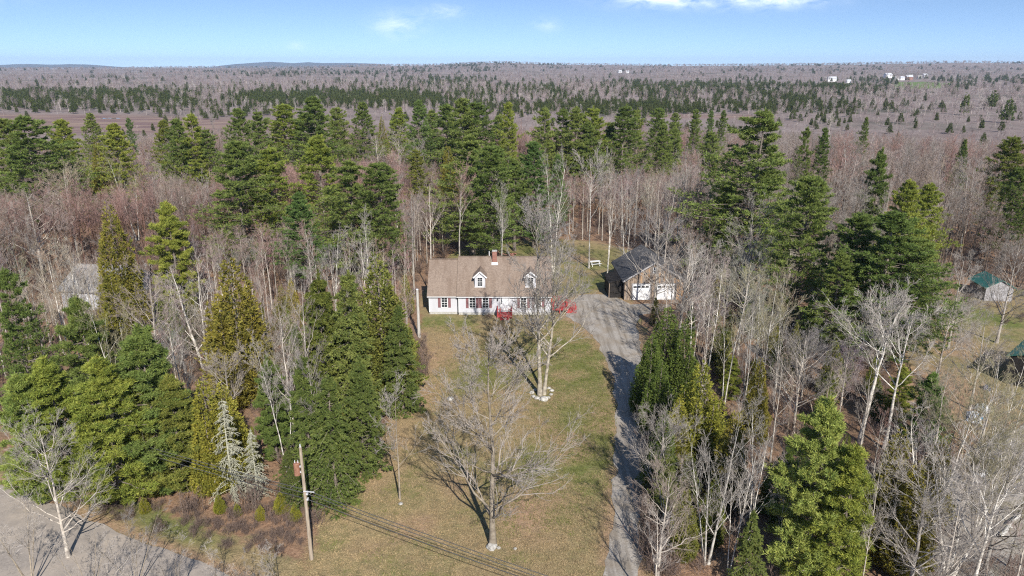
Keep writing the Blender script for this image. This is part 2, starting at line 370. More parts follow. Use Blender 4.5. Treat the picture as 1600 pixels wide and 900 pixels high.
def thing(name, label, cat, loc=(0, 0, 0), rz=0.0, group=None):
    o = bpy.data.objects.new(name, None); C.objects.link(o); o.empty_display_size = 0.3
    o.location = loc; o.rotation_euler = (0, 0, rz)
    return tag(o, label, cat, group)

# ------------------------------------------------------------------ ground
def lawn_green(xs, ys):
    """where the winter lawn has greened up"""
    gr = np.clip((vnoise(xs, ys, 7, 3, 4) - 0.44) * 2.6, 0, .75)
    for (px, py, rad, st) in ((915, 725, 5.0, .95), (940, 690, 3.5, .8), (890, 565, 6, .95), (800, 575, 7, .85), (720, 600, 4, .6), (700, 650, 4, .5), (930, 430, 11, .85), (800, 392, 12, .85), (690, 500, 2.2, .9), (726, 503, 2, .8),
                              (860, 500, 4, .8), (600, 770, 4, .5), (1480, 550, 7, .9), (1560, 500, 10, 1.0), (1450, 530, 6, .9), (1520, 470, 7, .8), (870, 640, 5, .5), (890, 800, 3.5, .6), (640, 860, 4, .45), (600, 720, 3, .5), (760, 790, 2.5, .5)):
        gx, gy = G(px, py); q = np.exp(-(((xs - gx) / rad) ** 2 + ((ys - gy) / rad / 1.5) ** 2) ** 1.3); gr = np.maximum(gr, q * st * np.clip(1.9 * vnoise(xs, ys, 2.6, 9, 3) - .35, 0, .9))
    return gr
def build_ground():
    az = np.concatenate([np.arange(-180, -60, 6.0), np.arange(-60, -44, 1.0), np.arange(-44, 44, 0.24), np.arange(44, 60, 1.0), np.arange(60, 180, 6.0)])
    rr = [3.0, 12.0, 20.0, 26.0, 30.0]
    while rr[-1] < 12800: rr.append(rr[-1] * (1.0085 if rr[-1] < 140 else 1.025 if rr[-1] < 1000 else 1.035))
    rr = np.array(rr); A, RR = np.meshgrid(np.radians(az), rr)
    X = (RR * np.sin(A)).ravel(); Y = (RR * np.cos(A)).ravel(); Z = terrain(X, Y)
    Z = Z + np.where(np.hypot(X, Y) < 26, 0, 0)
    na, nr = len(az), len(rr)
    i = np.arange(nr - 1)[:, None] * na; j = np.arange(na)[None, :]; jn = (j + 1) % na
    a = (i + j).ravel(); b = (i + jn).ravel(); c = (i + na + jn).ravel(); d = (i + na + j).ravel()
    T = np.concatenate([np.stack([a, b, c], 1), np.stack([a, c, d], 1)])
    T = T[:, ::-1]
    V = np.stack([X, Y, Z], 1)
    cen = len(V); V = np.vstack([V, [[0, 0, 0]]])
    jj = np.arange(na); T = np.vstack([T, np.stack([np.full(na, cen), (jj + 1) % na, jj], 1)])
    me = mesh_tris('ground', V, T, 'ground_cover', smooth=True)
    x, y = V[:, 0], V[:, 1]; r = np.hypot(x, y)
    nearm = r < 260
    lawn = np.zeros(len(V)); grn = np.zeros(len(V)); lit = np.zeros(len(V))
    xs, ys = x[nearm], y[nearm]
    sd = np.maximum(polydist(xs, ys, LAWN), polydist(xs, ys, LAWN2))
    lw = np.clip(0.5 + sd / 3.0, 0, 1)
    roadd = (xs - ra[0]) * rn[0] + (ys - ra[1]) * rn[1]           # > 0 on the camera's side of the far edge
    verge = np.clip((roadd + 5.0) / 3.0, 0, 1) * 0.75
    lw = np.maximum(lw, verge)
    gr = lawn_green(xs, ys)
    li = np.clip((vnoise(xs, ys, 6, 17, 3) - 0.47) * 3.0, 0, .8)
    for (px, py, rad, st) in ((670, 560, 4.5, .9), (655, 620, 4, .9), (600, 700, 4, .8), (560, 750, 4, .7), (820, 800, 3.5, .95), (860, 770, 2.5, .8), (930, 650, 4, .6), (1480, 610, 8, 1.0), (1440, 600, 6, 1.0), (1520, 560, 7, .6), (1500, 535, 4, .8), (1560, 465, 6, .7), (760, 840, 3, .5), (900, 690, 3, .4), (960, 400, 6, .5), (700, 540, 5, .5)):
        gx, gy = G(px, py); li = np.maximum(li, st * np.exp(-(((xs - gx) / rad) ** 2 + ((ys - gy) / rad / 1.6) ** 2)))
    dd_ = -polydist(xs, ys, DRIVE); li = np.maximum(li, .8 * np.exp(-(np.maximum(dd_ - .2, 0) / .7) ** 2) * (vnoise(xs, ys, 2.5, 5, 2) > .38))
    li = np.maximum(li, np.exp(-((roadd + .2) / 1.1) ** 2) * .9)
    lawn[nearm] = lw; grn[nearm] = gr; lit[nearm] = li
    far = np.clip((r - 170) / 120, 0, 1)
    bog = np.maximum(np.clip(0.5 + polydist(x, y, BOG) / 25, 0, 1), np.clip(0.5 + polydist(x, y, BOG2) / 12, 0, 1))
    fld = np.maximum(np.clip(0.5 + polydist(x, y, FIELD) / 12, 0, 1), np.clip(0.5 + polydist(x, y, FIELD2) / 12, 0, 1) * .6)
    for nm, ch in (('cover', (lawn, grn, lit)), ('wet', (bog, far, fld))):
        at = me.attributes.new(nm, 'FLOAT_COLOR', 'POINT')
        at.data.foreach_set('color', np.stack([*ch, np.ones(len(V))], 1).astype(np.float32).ravel())
    o = link('ground', me); o['kind'] = 'structure'; o['label'] = 'leaf-strewn winter ground running from the lawn to the far woods'
build_ground()

def sheet(name, poly, z, mat, step=0.8, jit=0.12, label=None):
    pts = []
    for k in range(len(poly)):
        a = np.array(poly[k]); b = np.array(poly[(k + 1) % len(poly)]); L = np.linalg.norm(b - a); n = max(1, int(L / step))
        for q in range(n):
            w = a + (b - a) * q / n; wx, wy = np.array([w[0]]), np.array([w[1]])
            pts.append(w + np.array([vnoise(wx, wy, 1.7, 61, 3)[0] - .5, vnoise(wx, wy, 1.7, 67, 3)[0] - .5]) * jit * 6)
    bm = bmesh.new(); vs = [bm.verts.new((p[0], p[1], z)) for p in pts]
    es = [bm.edges.new((vs[k], vs[(k + 1) % len(vs)])) for k in range(len(vs))]
    bmesh.ops.triangle_fill(bm, use_beauty=True, edges=es)
    bmesh.ops.recalc_face_normals(bm, faces=bm.faces)
    if bm.faces[:] and bm.faces[0].normal.z < 0: bmesh.ops.reverse_faces(bm, faces=bm.faces)
    me = bpy.data.meshes.new(name); bm.to_mesh(me); bm.free(); me.materials.append(MAT[mat])
    o = link(name, me); o['kind'] = 'structure'
    if label: o['label'] = label
    return o
sheet('driveway', DRIVE, 0.02, 'drive_gravel', .45, .16, 'pale gravel driveway curving up to the garage')
sheet('road', ROAD, 0.03, 'old_asphalt', .7, .12, 'cracked pale asphalt road at the lower left')
sheet('gravel_yard', GRAVEL2, 0.02, 'drive_gravel', .8, .15, 'grey gravel yard at the lower right')
sheet('bog_pool', gp((155, 184.5), (185, 184.2), (190, 185.2), (160, 185.4)), 0.03, 'bog_water', 4, .3, 'narrow blue pool in the brown bog')

def build_hills():
    for k, (pts, dist, lab) in enumerate((([(-260, 106), (-120, 102), (0, 103), (40, 101.2), (75, 100), (110, 101), (140, 100.4), (170, 101), (195, 103), (230, 106)], 9600, 'low blue hill on the horizon at far left'),
                                          ([(355, 106), (385, 100.5), (415, 98.3), (440, 97), (460, 98), (475, 99), (495, 97.6), (520, 98.8), (560, 98.6), (600, 100), (640, 106)], 10400, 'low blue hill on the horizon left of centre'))):
        vs = []; fs = []; n = 60
        xs = np.linspace(pts[0][0], pts[-1][0], n); ys = np.interp(xs, [p[0] for p in pts], [p[1] for p in pts])
        rows = ((-.18, 0.0), (-.09, .55), (-.04, .85), (0, 1.0), (.05, .8), (.12, .35), (.2, 0))
        for (dy, fz) in rows:
            for px, py in zip(xs, ys):
                d = dist * (1 + dy); X = (px - 800) / FPX * dist * math.cos(PITCH) * (1.048)
                h = CAMH + (HOR - py) / FPX * dist
                vs.append((X, d, -60 + (h + 60) * fz + (random.random() - .5) * 3 * fz))
        for r_ in range(len(rows) - 1):
            for c_ in range(n - 1): fs.append((r_ * n + c_, r_ * n + c_ + 1, (r_ + 1) * n + c_ + 1, (r_ + 1) * n + c_))
        a = Acc(); a.add(vs, fs); o = a.obj('hill', 'hill_forest'); o['kind'] = 'structure'; o['label'] = lab
build_hills()

# ------------------------------------------------------------------ tree generators (vectorised)
def nrmz(a): return a / (np.linalg.norm(a, axis=-1, keepdims=True) + 1e-9)
def tubes(P, Rr, S):
    """P (N,K,3), Rr (N,K) -> verts, tris of N tapered tubes with S sides"""
    N, K, _ = P.shape
    T = np.gradient(P, axis=1); T = nrmz(T)
    ref = np.where(np.abs(T[..., 2:3]) < 0.9, np.array([0, 0, 1.0]), np.array([1.0, 0, 0]))
    U = nrmz(np.cross(T, ref)); W = np.cross(T, U)
    q = np.linspace(0, 2 * np.pi, S, endpoint=False)
    ring = P[:, :, None, :] + Rr[:, :, None, None] * (U[:, :, None, :] * np.cos(q)[None, None, :, None] + W[:, :, None, :] * np.sin(q)[None, None, :, None])
    V = ring.reshape(-1, 3)
    n, k, s = np.meshgrid(np.arange(N), np.arange(K - 1), np.arange(S), indexing='ij'); s2 = (s + 1) % S
    base = n * K * S
    a = base + k * S + s; b = base + k * S + s2; c = base + (k + 1) * S + s2; d = base + (k + 1) * S + s
    return V, np.concatenate([np.stack([a, b, c], -1).reshape(-1, 3), np.stack([a, c, d], -1).reshape(-1, 3)])
def join(parts):
    Vs, Ts, o = [], [], 0
    for V, T in parts: Vs.append(V); Ts.append(T + o); o += len(V)
    return np.vstack(Vs), np.vstack(Ts)
def spawn(P, L, Rr, n, t0, t1, ang, lenf, K, g, up=0.25, wob=0.06, rad=0.5, flat=None, tip=0.25, prof=0.55):
    """n side branches on every parent; length falls towards the parent's tip"""
    N, KP, _ = P.shape
    t = np.sort(g.uniform(t0, t1, (N, n)), axis=1); fi = t * (KP - 1); i0 = np.clip(fi.astype(int), 0, KP - 2); f = (fi - i0)[..., None]
    ar = np.arange(N)[:, None]
    base = P[ar, i0] * (1 - f) + P[ar, i0 + 1] * f; tan = nrmz(P[ar, i0 + 1] - P[ar, i0])
    rb_ = Rr[ar, i0] * (1 - f[..., 0]) + Rr[ar, i0 + 1] * f[..., 0]
    ref = np.where(np.abs(tan[..., 2:3]) < 0.9, np.array([0, 0, 1.0]), np.array([1.0, 0, 0]))
    U = nrmz(np.cross(tan, ref)); W = np.cross(tan, U)
    if flat is None: ph = g.uniform(0, 2 * np.pi, (N, n)) + np.arange(n) * 2.4
    else: ph = np.where(np.arange(n) % 2 == 0, 0, np.pi)[None, :] + g.normal(0, flat, (N, n))
    side = U * np.cos(ph)[..., None] + W * np.sin(ph)[..., None]
    a = np.radians(ang + g.normal(0, 9, (N, n)))[..., None]
    D = nrmz(tan * np.cos(a) + side * np.sin(a))
    l = L[:, None] * lenf * (1 - prof * t) * g.uniform(0.65, 1.2, (N, n))
    s = np.linspace(0, 1, K)[None, None, :, None]
    Q = base[:, :, None, :] + D[:, :, None, :] * (l[..., None, None] * s) + np.array([0, 0, 1.0]) * (l[..., None, None] * up * s * s)
    Q = Q + g.normal(0, 1, Q.shape) * (wob * l[..., None, None] * s / K * 2)
    r0 = np.minimum(rb_ * rad, rb_ * .9)[..., None]; R2 = r0 * (1 - (1 - tip) * np.linspace(0, 1, K)[None, None, :])
    M = N * n
    return Q.reshape(M, K, 3), l.reshape(M), R2.reshape(M, K)
def stem(g, h, r, K=10, lean=0.03, wob=0.012, tip=0.12, base=(0, 0, 0), ang=0.0, azi=0.0, flare=True):
    s = np.linspace(0, 1, K); P = np.zeros((1, K, 3)); P[0, :, 2] = h * s * math.cos(ang)
    P[0, :, 0] = h * s * math.sin(ang) * math.cos(azi); P[0, :, 1] = h * s * math.sin(ang) * math.sin(azi)
    P[0, :, :2] += np.outer(s * s, g.normal(0, lean * h, 2)) + np.cumsum(g.normal(0, wob * h, (K, 2)), 0) * s[:, None] * .5
    P += np.array(base)
    Rr = r * (1 - (1 - tip) * s ** 0.9)[None, :]
    if flare: Rr[0, 0] *= 1.35
    return P, Rr
def bare_tree(seed, h, r, form='forest', twr=1.0):
    """leafless tree -> (trunk V,T), (crown V,T)"""
    g = np.random.default_rng(seed); trunk = []; crown = []
    F = dict(forest=dict(stems=1, n1=15, t0=.40, a1=36, l1=.34, n2=6, n3=5, n4=3, up=.30, lean=.025),
             spread=dict(stems=1, n1=24, t0=.20, a1=56, l1=.50, n2=9, n3=6, n4=3, up=.34, lean=.015),
             yard=dict(stems=1, n1=34, t0=.15, a1=58, l1=.46, n2=10, n3=6, n4=3, up=.38, lean=.012),
             double=dict(stems=2, n1=20, t0=.24, a1=52, l1=.50, n2=10, n3=6, n4=3, up=.30, lean=.012),
             birch=dict(stems=2, n1=12, t0=.36, a1=30, l1=.36, n2=6, n3=5, n4=3, up=.25, lean=.03),
             clump=dict(stems=4, n1=8, t0=.30, a1=28, l1=.34, n2=5, n3=4, n4=3, up=.25, lean=.03),
             sapling=dict(stems=1, n1=13, t0=.25, a1=36, l1=.36, n2=5, n3=4, n4=2, up=.3, lean=.05),
             umbrella=dict(stems=1, n1=12, t0=.46, a1=54, l1=.66, n2=9, n3=7, n4=3, up=.32, lean=.03),
             vase=dict(stems=3, n1=8, t0=.22, a1=32, l1=.52, n2=5, n3=4, n4=3, up=.22, lean=.02))[form]
    for sidx in range(F['stems']):
        az_ = sidx * 2 * math.pi / F['stems'] + g.uniform(0, 1.0); multi = F['stems'] > 1
        an = (g.uniform(.05, .14) if form not in ('vase', 'clump') else g.uniform(.1, .27)) if multi else 0
        if form == 'double': an = .03 + .09 * sidx; az_ = math.pi * (1 - sidx) + .3
        hs = h * (1 if sidx == 0 else g.uniform(.82, 1)); rs = r * (1 if sidx == 0 else .82) * (0.75 if multi else 1)
        P0, R0 = stem(g, hs, rs, 11, F['lean'], .010, .1, ((0.25 if form != 'double' else .16) * math.cos(az_) * multi * (rs / .15), (.25 if form != 'double' else .16) * math.sin(az_) * multi * (rs / .15), -0.15), an, az_)
        trunk.append(tubes(P0, R0, 8))
        L0 = np.array([hs])
        P1, L1, R1 = spawn(P0, L0, R0, F['n1'], F['t0'], .98, F['a1'], F['l1'], 8, g, F['up'], .16, .62 if form == 'double' else .5, tip=.16, prof=.62)
        trunk.append(tubes(P1, R1, 5))
        P2, L2, R2 = spawn(P1, L1, R1, F['n2'], .22, .98, 34, .50, 5, g, .16, .14, .58, tip=.3, prof=.5)
        R2 = np.maximum(R2, .008 * twr); crown.append(tubes(P2, R2, 3))
        P3, L3, R3 = spawn(P2, L2, R2, F['n3'], .2, 1.0, 33, .52, 4, g, .12, .12, .6, tip=.4, prof=.45)
        R3 = np.clip(R3, .006 * twr, .012 * twr); crown.append(tubes(P3, R3, 3))
        P4, L4, R4 = spawn(P3, np.maximum(L3, .3), R3, F['n4'], .25, 1.0, 30, .66, 3, g, .1, .1, .8, tip=.4, prof=.3)
        R4 = np.clip(R4, .0045 * twr, .007 * twr); crown.append(tubes(P4, R4, 3))
        Pt, Lt, Rt = spawn(P1, L1 * .5, R1, 4, .5, 1.0, 28, .4, 3, g, .1, .1, .5); crown.append(tubes(Pt, np.clip(Rt, .006 * twr, .01 * twr), 3))
    return join(trunk), join(crown)
def blades(pos, d, nb, ln, wd, g, spread=.8, upb=.25):
    """nb narrow triangles fanning out from every tuft"""
    M = len(pos); D = nrmz(d[:, None, :] + g.normal(0, spread, (M, nb, 3)) + np.array([0, 0, upb]))
    l = ln * g.uniform(.6, 1.25, (M, nb, 1)); S = nrmz(np.cross(D, g.normal(0, 1, (M, nb, 3)))) * (wd * g.uniform(.7, 1.3, (M, nb, 1)) / 2)
    b = pos[:, None, :] + g.normal(0, .02, (M, nb, 3))
    V = np.stack([b - S + D * l * .12, b + S + D * l * .12, b + D * l], 2).reshape(-1, 3)
    return V, np.arange(len(V)).reshape(-1, 3)
def along(P, n, t0, g):
    N, K, _ = P.shape; t = g.uniform(t0, 1.0, (N, n)) * (K - 1); i0 = np.clip(t.astype(int), 0, K - 2); f = (t - i0)[..., None]; ar = np.arange(N)[:, None]
    return (P[ar, i0] * (1 - f) + P[ar, i0 + 1] * f).reshape(-1, 3), nrmz(P[ar, i0 + 1] - P[ar, i0]).reshape(-1, 3)
def conifer(seed, h, rad, kind='pine', base=.25, dens=1.0, ln=.34, wd=.085):
    g = np.random.default_rng(seed); trunk = []; leaf = []
    P0, R0 = stem(g, h, .016 * h if kind == 'pine' else .013 * h, 9, .012, .004, .06, (0, 0, -.15)); trunk.append(tubes(P0, R0, 7))
    dz = dict(pine=.74 if h > 12 else .62, hemlock=.40, sapling=.36)[kind]; z = base * h
    paths, lens = [], []
    ex_ = g.uniform(.62, .86) if h > 12 else .74; ea_ = g.uniform(.1, .34); ecc = g.uniform(0, 2 * np.pi); hole = g.uniform(0, 2 * np.pi, 3); holez = g.uniform(base, .9, 3)
    while z < h * .985:
        u = (z / h - base) / (1 - base)
        if kind == 'pine': prof = (min(1.0, .62 + 1.5 * u) if u < .25 else 1.0) * (1 - max(0, u - .12) / .88) ** ex_ + .04
        else: prof = (1 - u) ** .78 * (1 if u > .12 else .75 + 2 * u) + .05
        nb = int(g.integers(6, 9)) if kind == 'pine' else int(g.integers(5, 8))
        wm = g.uniform(.64, 1.18) if kind == 'pine' else g.uniform(.72, 1.12)
        for b in range(nb):
            a = 2 * np.pi * (b + g.uniform(-.3, .3)) / nb + z * 1.7
            if any(abs(((a - hole[q] + np.pi) % (2 * np.pi)) - np.pi) < .5 and abs(z / h - holez[q]) < .07 for q in range(3)): continue
            l = rad * prof * wm * g.uniform(.65, 1.12) * (1 + ea_ * math.cos(a - ecc))
            if kind == 'pine' and g.random() < .08: l *= .5
            if l < .15: continue
            zz_ = z + g.uniform(-.18, .18); i = (zz_ / h) * 8; i0 = min(7, max(0, int(i))); f = i - i0
            b0 = P0[0, i0] * (1 - f) + P0[0, i0 + 1] * f
            s = np.linspace(0, 1, 6)
            if kind == 'pine': tilt, cur = g.uniform(.0, .12) + .6 * max(0, u - .55), g.uniform(.02, .16)
            elif kind == 'hemlock': tilt, cur = g.uniform(.0, .2) + .5 * max(0, u - .7), g.uniform(-.42, -.2)
            else: tilt, cur = .25, .1
            p = np.stack([b0[0] + l * s * math.cos(a), b0[1] + l * s * math.sin(a), b0[2] + l * (tilt * s + cur * s * s)], 1)
            p[:, :2] += np.cumsum(g.normal(0, .02 * l, (6, 2)), 0); paths.append(p); lens.append(l)
        z += dz * g.uniform(.75, 1.25) * (1 if kind != 'pine' else (1.1 - .35 * u))
    P1 = np.array(paths); L1 = np.array(lens); R1 = (np.clip(.012 * L1 + .008, .01, .07)[:, None]) * (1 - .75 * np.linspace(0, 1, 6)[None, :])
    trunk.append(tubes(P1, R1, 4))
    ns = dict(pine=10, hemlock=8, sapling=6)[kind]
    P2, L2, R2 = spawn(P1, L1, R1, ns, .28, .97, 48, .40, 3, g, .06 if kind == 'pine' else -.12, .05, .5, flat=.35, prof=.62)
    k = dens
    if kind == 'pine':
        p1, d1 = along(P1, int(9 * k), .45, g); p2, d2 = along(P2, int(4 * k), .2, g)
        pos = np.vstack([p1, p2]); d = np.vstack([d1, d2]); pos = pos + g.normal(0, .07, pos.shape)
        leaf.append(blades(pos, d * .8, 6, ln, wd, g, .62, .42))
    else:
        p1, d1 = along(P1, int(10 * k), .3, g); p2, d2 = along(P2, int(5 * k), .1, g)
        pos = np.vstack([p1, p2]); d = np.vstack([d1, d2]); pos = pos + g.normal(0, .05, pos.shape)
        leaf.append(blades(pos, d, 5, ln, wd, g, .5, -.05 if kind == 'hemlock' else .2))
    zt = np.linspace(.9, 1.0, 14) * h; pt = np.stack([np.interp(zt, P0[0, :, 2], P0[0, :, 0]), np.interp(zt, P0[0, :, 2], P0[0, :, 1]), zt], 1)
    leaf.append(blades(np.repeat(pt, 3, 0), np.tile([[0, 0, 1.0]], (42, 1)), 5, .38, .08, g, .7, .5))
    if kind == 'pine':                                                 # bare dead snags under the crown
        zs = g.uniform(.3 * base, base, 10) * h; aa = g.uniform(0, 6.28, 10); s = np.linspace(0, 1, 3)
        Pd = np.stack([np.stack([l_ * s * math.cos(a_), l_ * s * math.sin(a_), z_ - .1 * l_ * s], 1) for z_, a_, l_ in zip(zs, aa, g.uniform(.3, 1, 10) * rad * .5)])
        trunk.append(tubes(Pd, np.full((10, 3), .018), 3))
    return join(trunk), join(leaf)
def cedar(seed, h, rad, n=5200):
    """several dense spires of upright flat sprays grown together, lumpy outline"""
    g = np.random.default_rng(seed); trunk = []; leaf = []
    sp = [(0, 0, h, rad * .82, n * .55)]
    for q in range(6):
        a = q * 1.05 + g.uniform(-.4, .4); d = rad * g.uniform(.38, .62); sp.append((d * math.cos(a), d * math.sin(a), h * g.uniform(.38, .82), rad * g.uniform(.36, .52), n * .14))
    for (ox, oy, hh, rd_, nn) in sp:
        nn = int(nn); P0, R0 = stem(g, hh * .97, .018 * hh, 7, .012, .004, .08, (ox * .4, oy * .4, -.15)); P0[0, :, 0] += ox * .6 * np.linspace(0, 1, 7) ** .5; P0[0, :, 1] += oy * .6 * np.linspace(0, 1, 7) ** .5
        trunk.append(tubes(P0, R0, 6))
        u = 1 - np.sqrt(g.uniform(0.0, 1, nn)); a = g.uniform(0, 2 * np.pi, nn); lump = np.zeros(nn)
        for q in range(10):
            m = g.integers(2, 10); w = g.uniform(6, 34); lump += np.sin(m * a + w * u + g.uniform(0, 6.28)) / 10 * 2.2
        low = np.clip(u / .08, .6, 1)
        rr = rd_ * ((1 - u) ** .72 * (1 + .34 * lump) + .03) * low * (1 - np.abs(g.normal(0, .16, nn)))
        z = hh * (.02 + .97 * u) + .3 * lump
        sx = np.interp(z, P0[0, :, 2], P0[0, :, 0]); sy = np.interp(z, P0[0, :, 2], P0[0, :, 1])
        pos = np.stack([sx + rr * np.cos(a), sy + rr * np.sin(a), np.maximum(z, .1)], 1); out = np.stack([np.cos(a), np.sin(a), np.full(nn, .8)], 1)
        leaf.append(blades(pos, nrmz(out), 5, .29, .105, g, .48, .1))
        nb = 40; ub = g.uniform(.05, .9, nb); ab = g.uniform(0, 6.28, nb); s = np.linspace(0, 1, 3); lb = rd_ * (1 - ub) ** .78 * .8
        Pb = np.stack([np.stack([np.interp(ub_ * hh, P0[0, :, 2], P0[0, :, 0]) + l_ * s * math.cos(a_), np.interp(ub_ * hh, P0[0, :, 2], P0[0, :, 1]) + l_ * s * math.sin(a_), ub_ * hh * .97 + .5 * l_ * s * s], 1) for ub_, a_, l_ in zip(ub, ab, lb)])
        trunk.append(tubes(Pb, np.full((nb, 3), .02), 3))
    return join(trunk), join(leaf)
def dead_spruce(seed, h, rad):
    g = np.random.default_rng(seed)
    P0, R0 = stem(g, h, .016 * h, 9, .02, .006, .1, (0, 0, -.15)); tr = [tubes(P0, R0, 7)]
    paths, lens = [], []
    for z in np.arange(.6, h * .98, .20):
        for b in range(int(g.integers(2, 5))):
            a = g.uniform(0, 6.28); l = rad * (1 - z / h) ** .8 * g.uniform(.5, 1.15) + .15; s = np.linspace(0, 1, 5)
            i = z / h * 8; i0 = min(7, int(i)); b0 = P0[0, i0] * (1 - i + i0) + P0[0, i0 + 1] * (i - i0)
            paths.append(np.stack([b0[0] + l * s * math.cos(a), b0[1] + l * s * math.sin(a), b0[2] + l * (.1 * s - .5 * s * s)], 1)); lens.append(l)
    P1 = np.array(paths); L1 = np.array(lens); R1 = np.full((len(L1), 5), .026) * (1 - .5 * np.linspace(0, 1, 5)); cr = [tubes(P1, R1, 4)]
    P2, L2, R2 = spawn(P1, L1, R1, 8, .2, 1, 48, .32, 3, g, -.5, .1, .75, flat=.5, tip=.5); cr.append(tubes(P2, np.maximum(R2, .012), 3))
    P3, L3, R3 = spawn(P2, np.maximum(L2, .25), R2, 3, .2, 1, 45, .6, 2, g, -.6, .1, .8); cr.append(tubes(P3, np.full(R3.shape, .011), 3))
    return join(tr), join(cr)

LIB = {}
def lib(name, h0, tr, cr, tmat, cmat):
    LIB.setdefault(name, []).append((h0, mesh_tris('trunk', *tr, tmat, smooth=True), mesh_tris('crown', *cr, cmat)))
for s in range(7): lib('bare', 15, *bare_tree(100 + s, 15, .15), 'grey_bark', 'bare_twigs')
for s in range(3): lib('bare_wide', 13, *bare_tree(130 + s, 13, .19, 'spread'), 'grey_bark', 'bare_twigs')
for s in range(4): lib('birch', 13, *bare_tree(150 + s, 13, .12, 'birch'), 'birch_bark', 'bare_twigs')
for s in range(3): lib('clump', 9, *bare_tree(170 + s, 9, .09, 'clump'), 'grey_bark', 'bare_twigs')
for s in range(3): lib('sapling', 7, *bare_tree(180 + s, 7, .06, 'sapling'), 'grey_bark', 'bare_twigs')
for s in range(2): lib('umbrella', 12, *bare_tree(190 + s, 12, .17, 'umbrella', 1.2), 'birch_bark', 'bare_twigs')
lib('vase', 11, *bare_tree(195, 11, .17, 'vase', 1.0), 'birch_bark', 'bare_twigs')
lib('vase', 11, *bare_tree(197, 11, .17, 'vase', 1.0), 'birch_bark', 'bare_twigs')
lib('yard_maple', 14.4, *bare_tree(203, 14.4, .23, 'yard', 1.3), 'grey_bark', 'bare_twigs')
lib('yard_double', 17.5, *bare_tree(211, 17.5, .32, 'double', 2.0), 'birch_bark', 'bare_twigs')
for s in range(7): lib('pine', 20, *conifer(300 + s, 20, (6.2, 5.6, 6.4, 5.4, 6.0, 5.2, 6.6)[s], 'pine', (.14, .24, .10, .34, .20, .28, .16)[s], 1.35, .32, .08), 'pine_bark', 'pine_needles')
for s in range(3): lib('hemlock', 14, *conifer(330 + s, 14, 3.5, 'hemlock', .05, 1.25, .25, .085), 'pine_bark', 'hemlock_needles')
for s in range(2): lib('young_pine', 10, *conifer(350 + s, 10, 2.9, 'pine', .07, 3.6, .19, .043), 'pine_bark', 'pine_needles')
for s in range(4): lib('cedar', 12, *cedar(370 + s, 12, 2.9, 6800), 'pine_bark', 'cedar_foliage')
for s in range(2): lib('dead_spruce', 8, *dead_spruce(390 + s, 8, 1.7), 'lichen_wood', 'lichen_wood')

# ------------------------------------------------------------------ placing trees
NAME = dict(bare='bare_tree', bare_wide='bare_tree', birch='birch_tree', clump='bare_tree', sapling='bare_sapling', umbrella='birch_tree', vase='bare_tree', yard_maple='maple_tree',
            yard_double='maple_tree', pine='pine_tree', hemlock='hemlock_tree', young_pine='pine_tree', cedar='cedar_tree', dead_spruce='dead_spruce')
CAT = {k: v.replace('_', ' ') for k, v in NAME.items()}
GROUP = {'bare_tree': 'bare grey trees of the surrounding woods', 'bare_sapling': 'leafless saplings at the edge of the woods', 'birch_tree': 'pale-barked birches in the woods', 'pine_tree': 'white pines around the house',
         'hemlock_tree': 'dark hemlocks beside the lawn', 'cedar_tree': 'dense cedars around the house', 'dead_spruce': 'dead spruces by the road', 'maple_tree': 'bare maples on the front lawn'}
TINT = dict(grey=(.31, .28, .255), pale=(.35, .32, .29), pink=(.315, .26, .24), red=(.33, .215, .19), tan=(.34, .285, .21), brown=(.28, .23, .195), olive=(.29, .265, .165))
SHADE = dict(n=(1.15, 1.12, 1.05), y=(1.5, 1.35, .95), d=(.88, .92, .85), o=(1.15, 1.0, .8), b=(.85, .98, 1.0), g=(.66, .86, .78), l=(1.55, 1.45, 1.3))
PLACED = []                                    # (x, y, crown radius)
def tree(kind, x, y, h, label, wf=1.0, col=None, var=None, rz=None, group=True):
    vs = LIB[kind]; h0, tm, cm_ = vs[(var if var is not None else random.randrange(len(vs))) % len(vs)]
    nm = NAME[kind]; s = h / h0
    e = thing(nm, label, CAT[kind], (x, y, float(terrain(x, y))), random.uniform(0, 6.28) if rz is None else rz, GROUP[nm] if group else None)
    e.scale = (s * wf, s * wf, s)
    t = link('trunk', tm, e); c = link('crown', cm_, e)
    c.color = (*(col or (1, 1, 1)), 1)
    t.color = (1, 1, 1, 1) if kind not in ('clump', 'sapling', 'yard_double', 'yard_maple') else (.68, .64, .57, 1)
    PLACED.append((x, y, h * .16 * wf))
    return e
def top(kind, px, py, h, label, wf=1.0, col=None, var=None, rz=None):
    x, y = G(px, py, h)
    return tree(kind, x, y, h, label, wf, col, var, rz)

# yard trees
tree('yard_maple', *G(770, 852), 14.6, 'large spreading bare maple on the front lawn with a pale rock at its foot', 1.0, (.29, .26, .235), 0, 2.2, False)
tree('yard_double', *G(847, 617), 17.2, 'tall bare twin-trunked maple ringed with stones in front of the house', 1.0, (.33, .30, .275), 0, 0.25, False)
tree('sapling', *G(625, 780), 9.6, 'slender bare young lawn tree beside the hemlocks with a white stone at its foot', 1.0, TINT['pale'], 1, 1, False)
gt = tree('bare_wide', *G(1022, 488), 12.6, 'dark-trunked bare tree standing in front of the right garage door', 1.1, TINT['pale'], 1, 0.4, False)

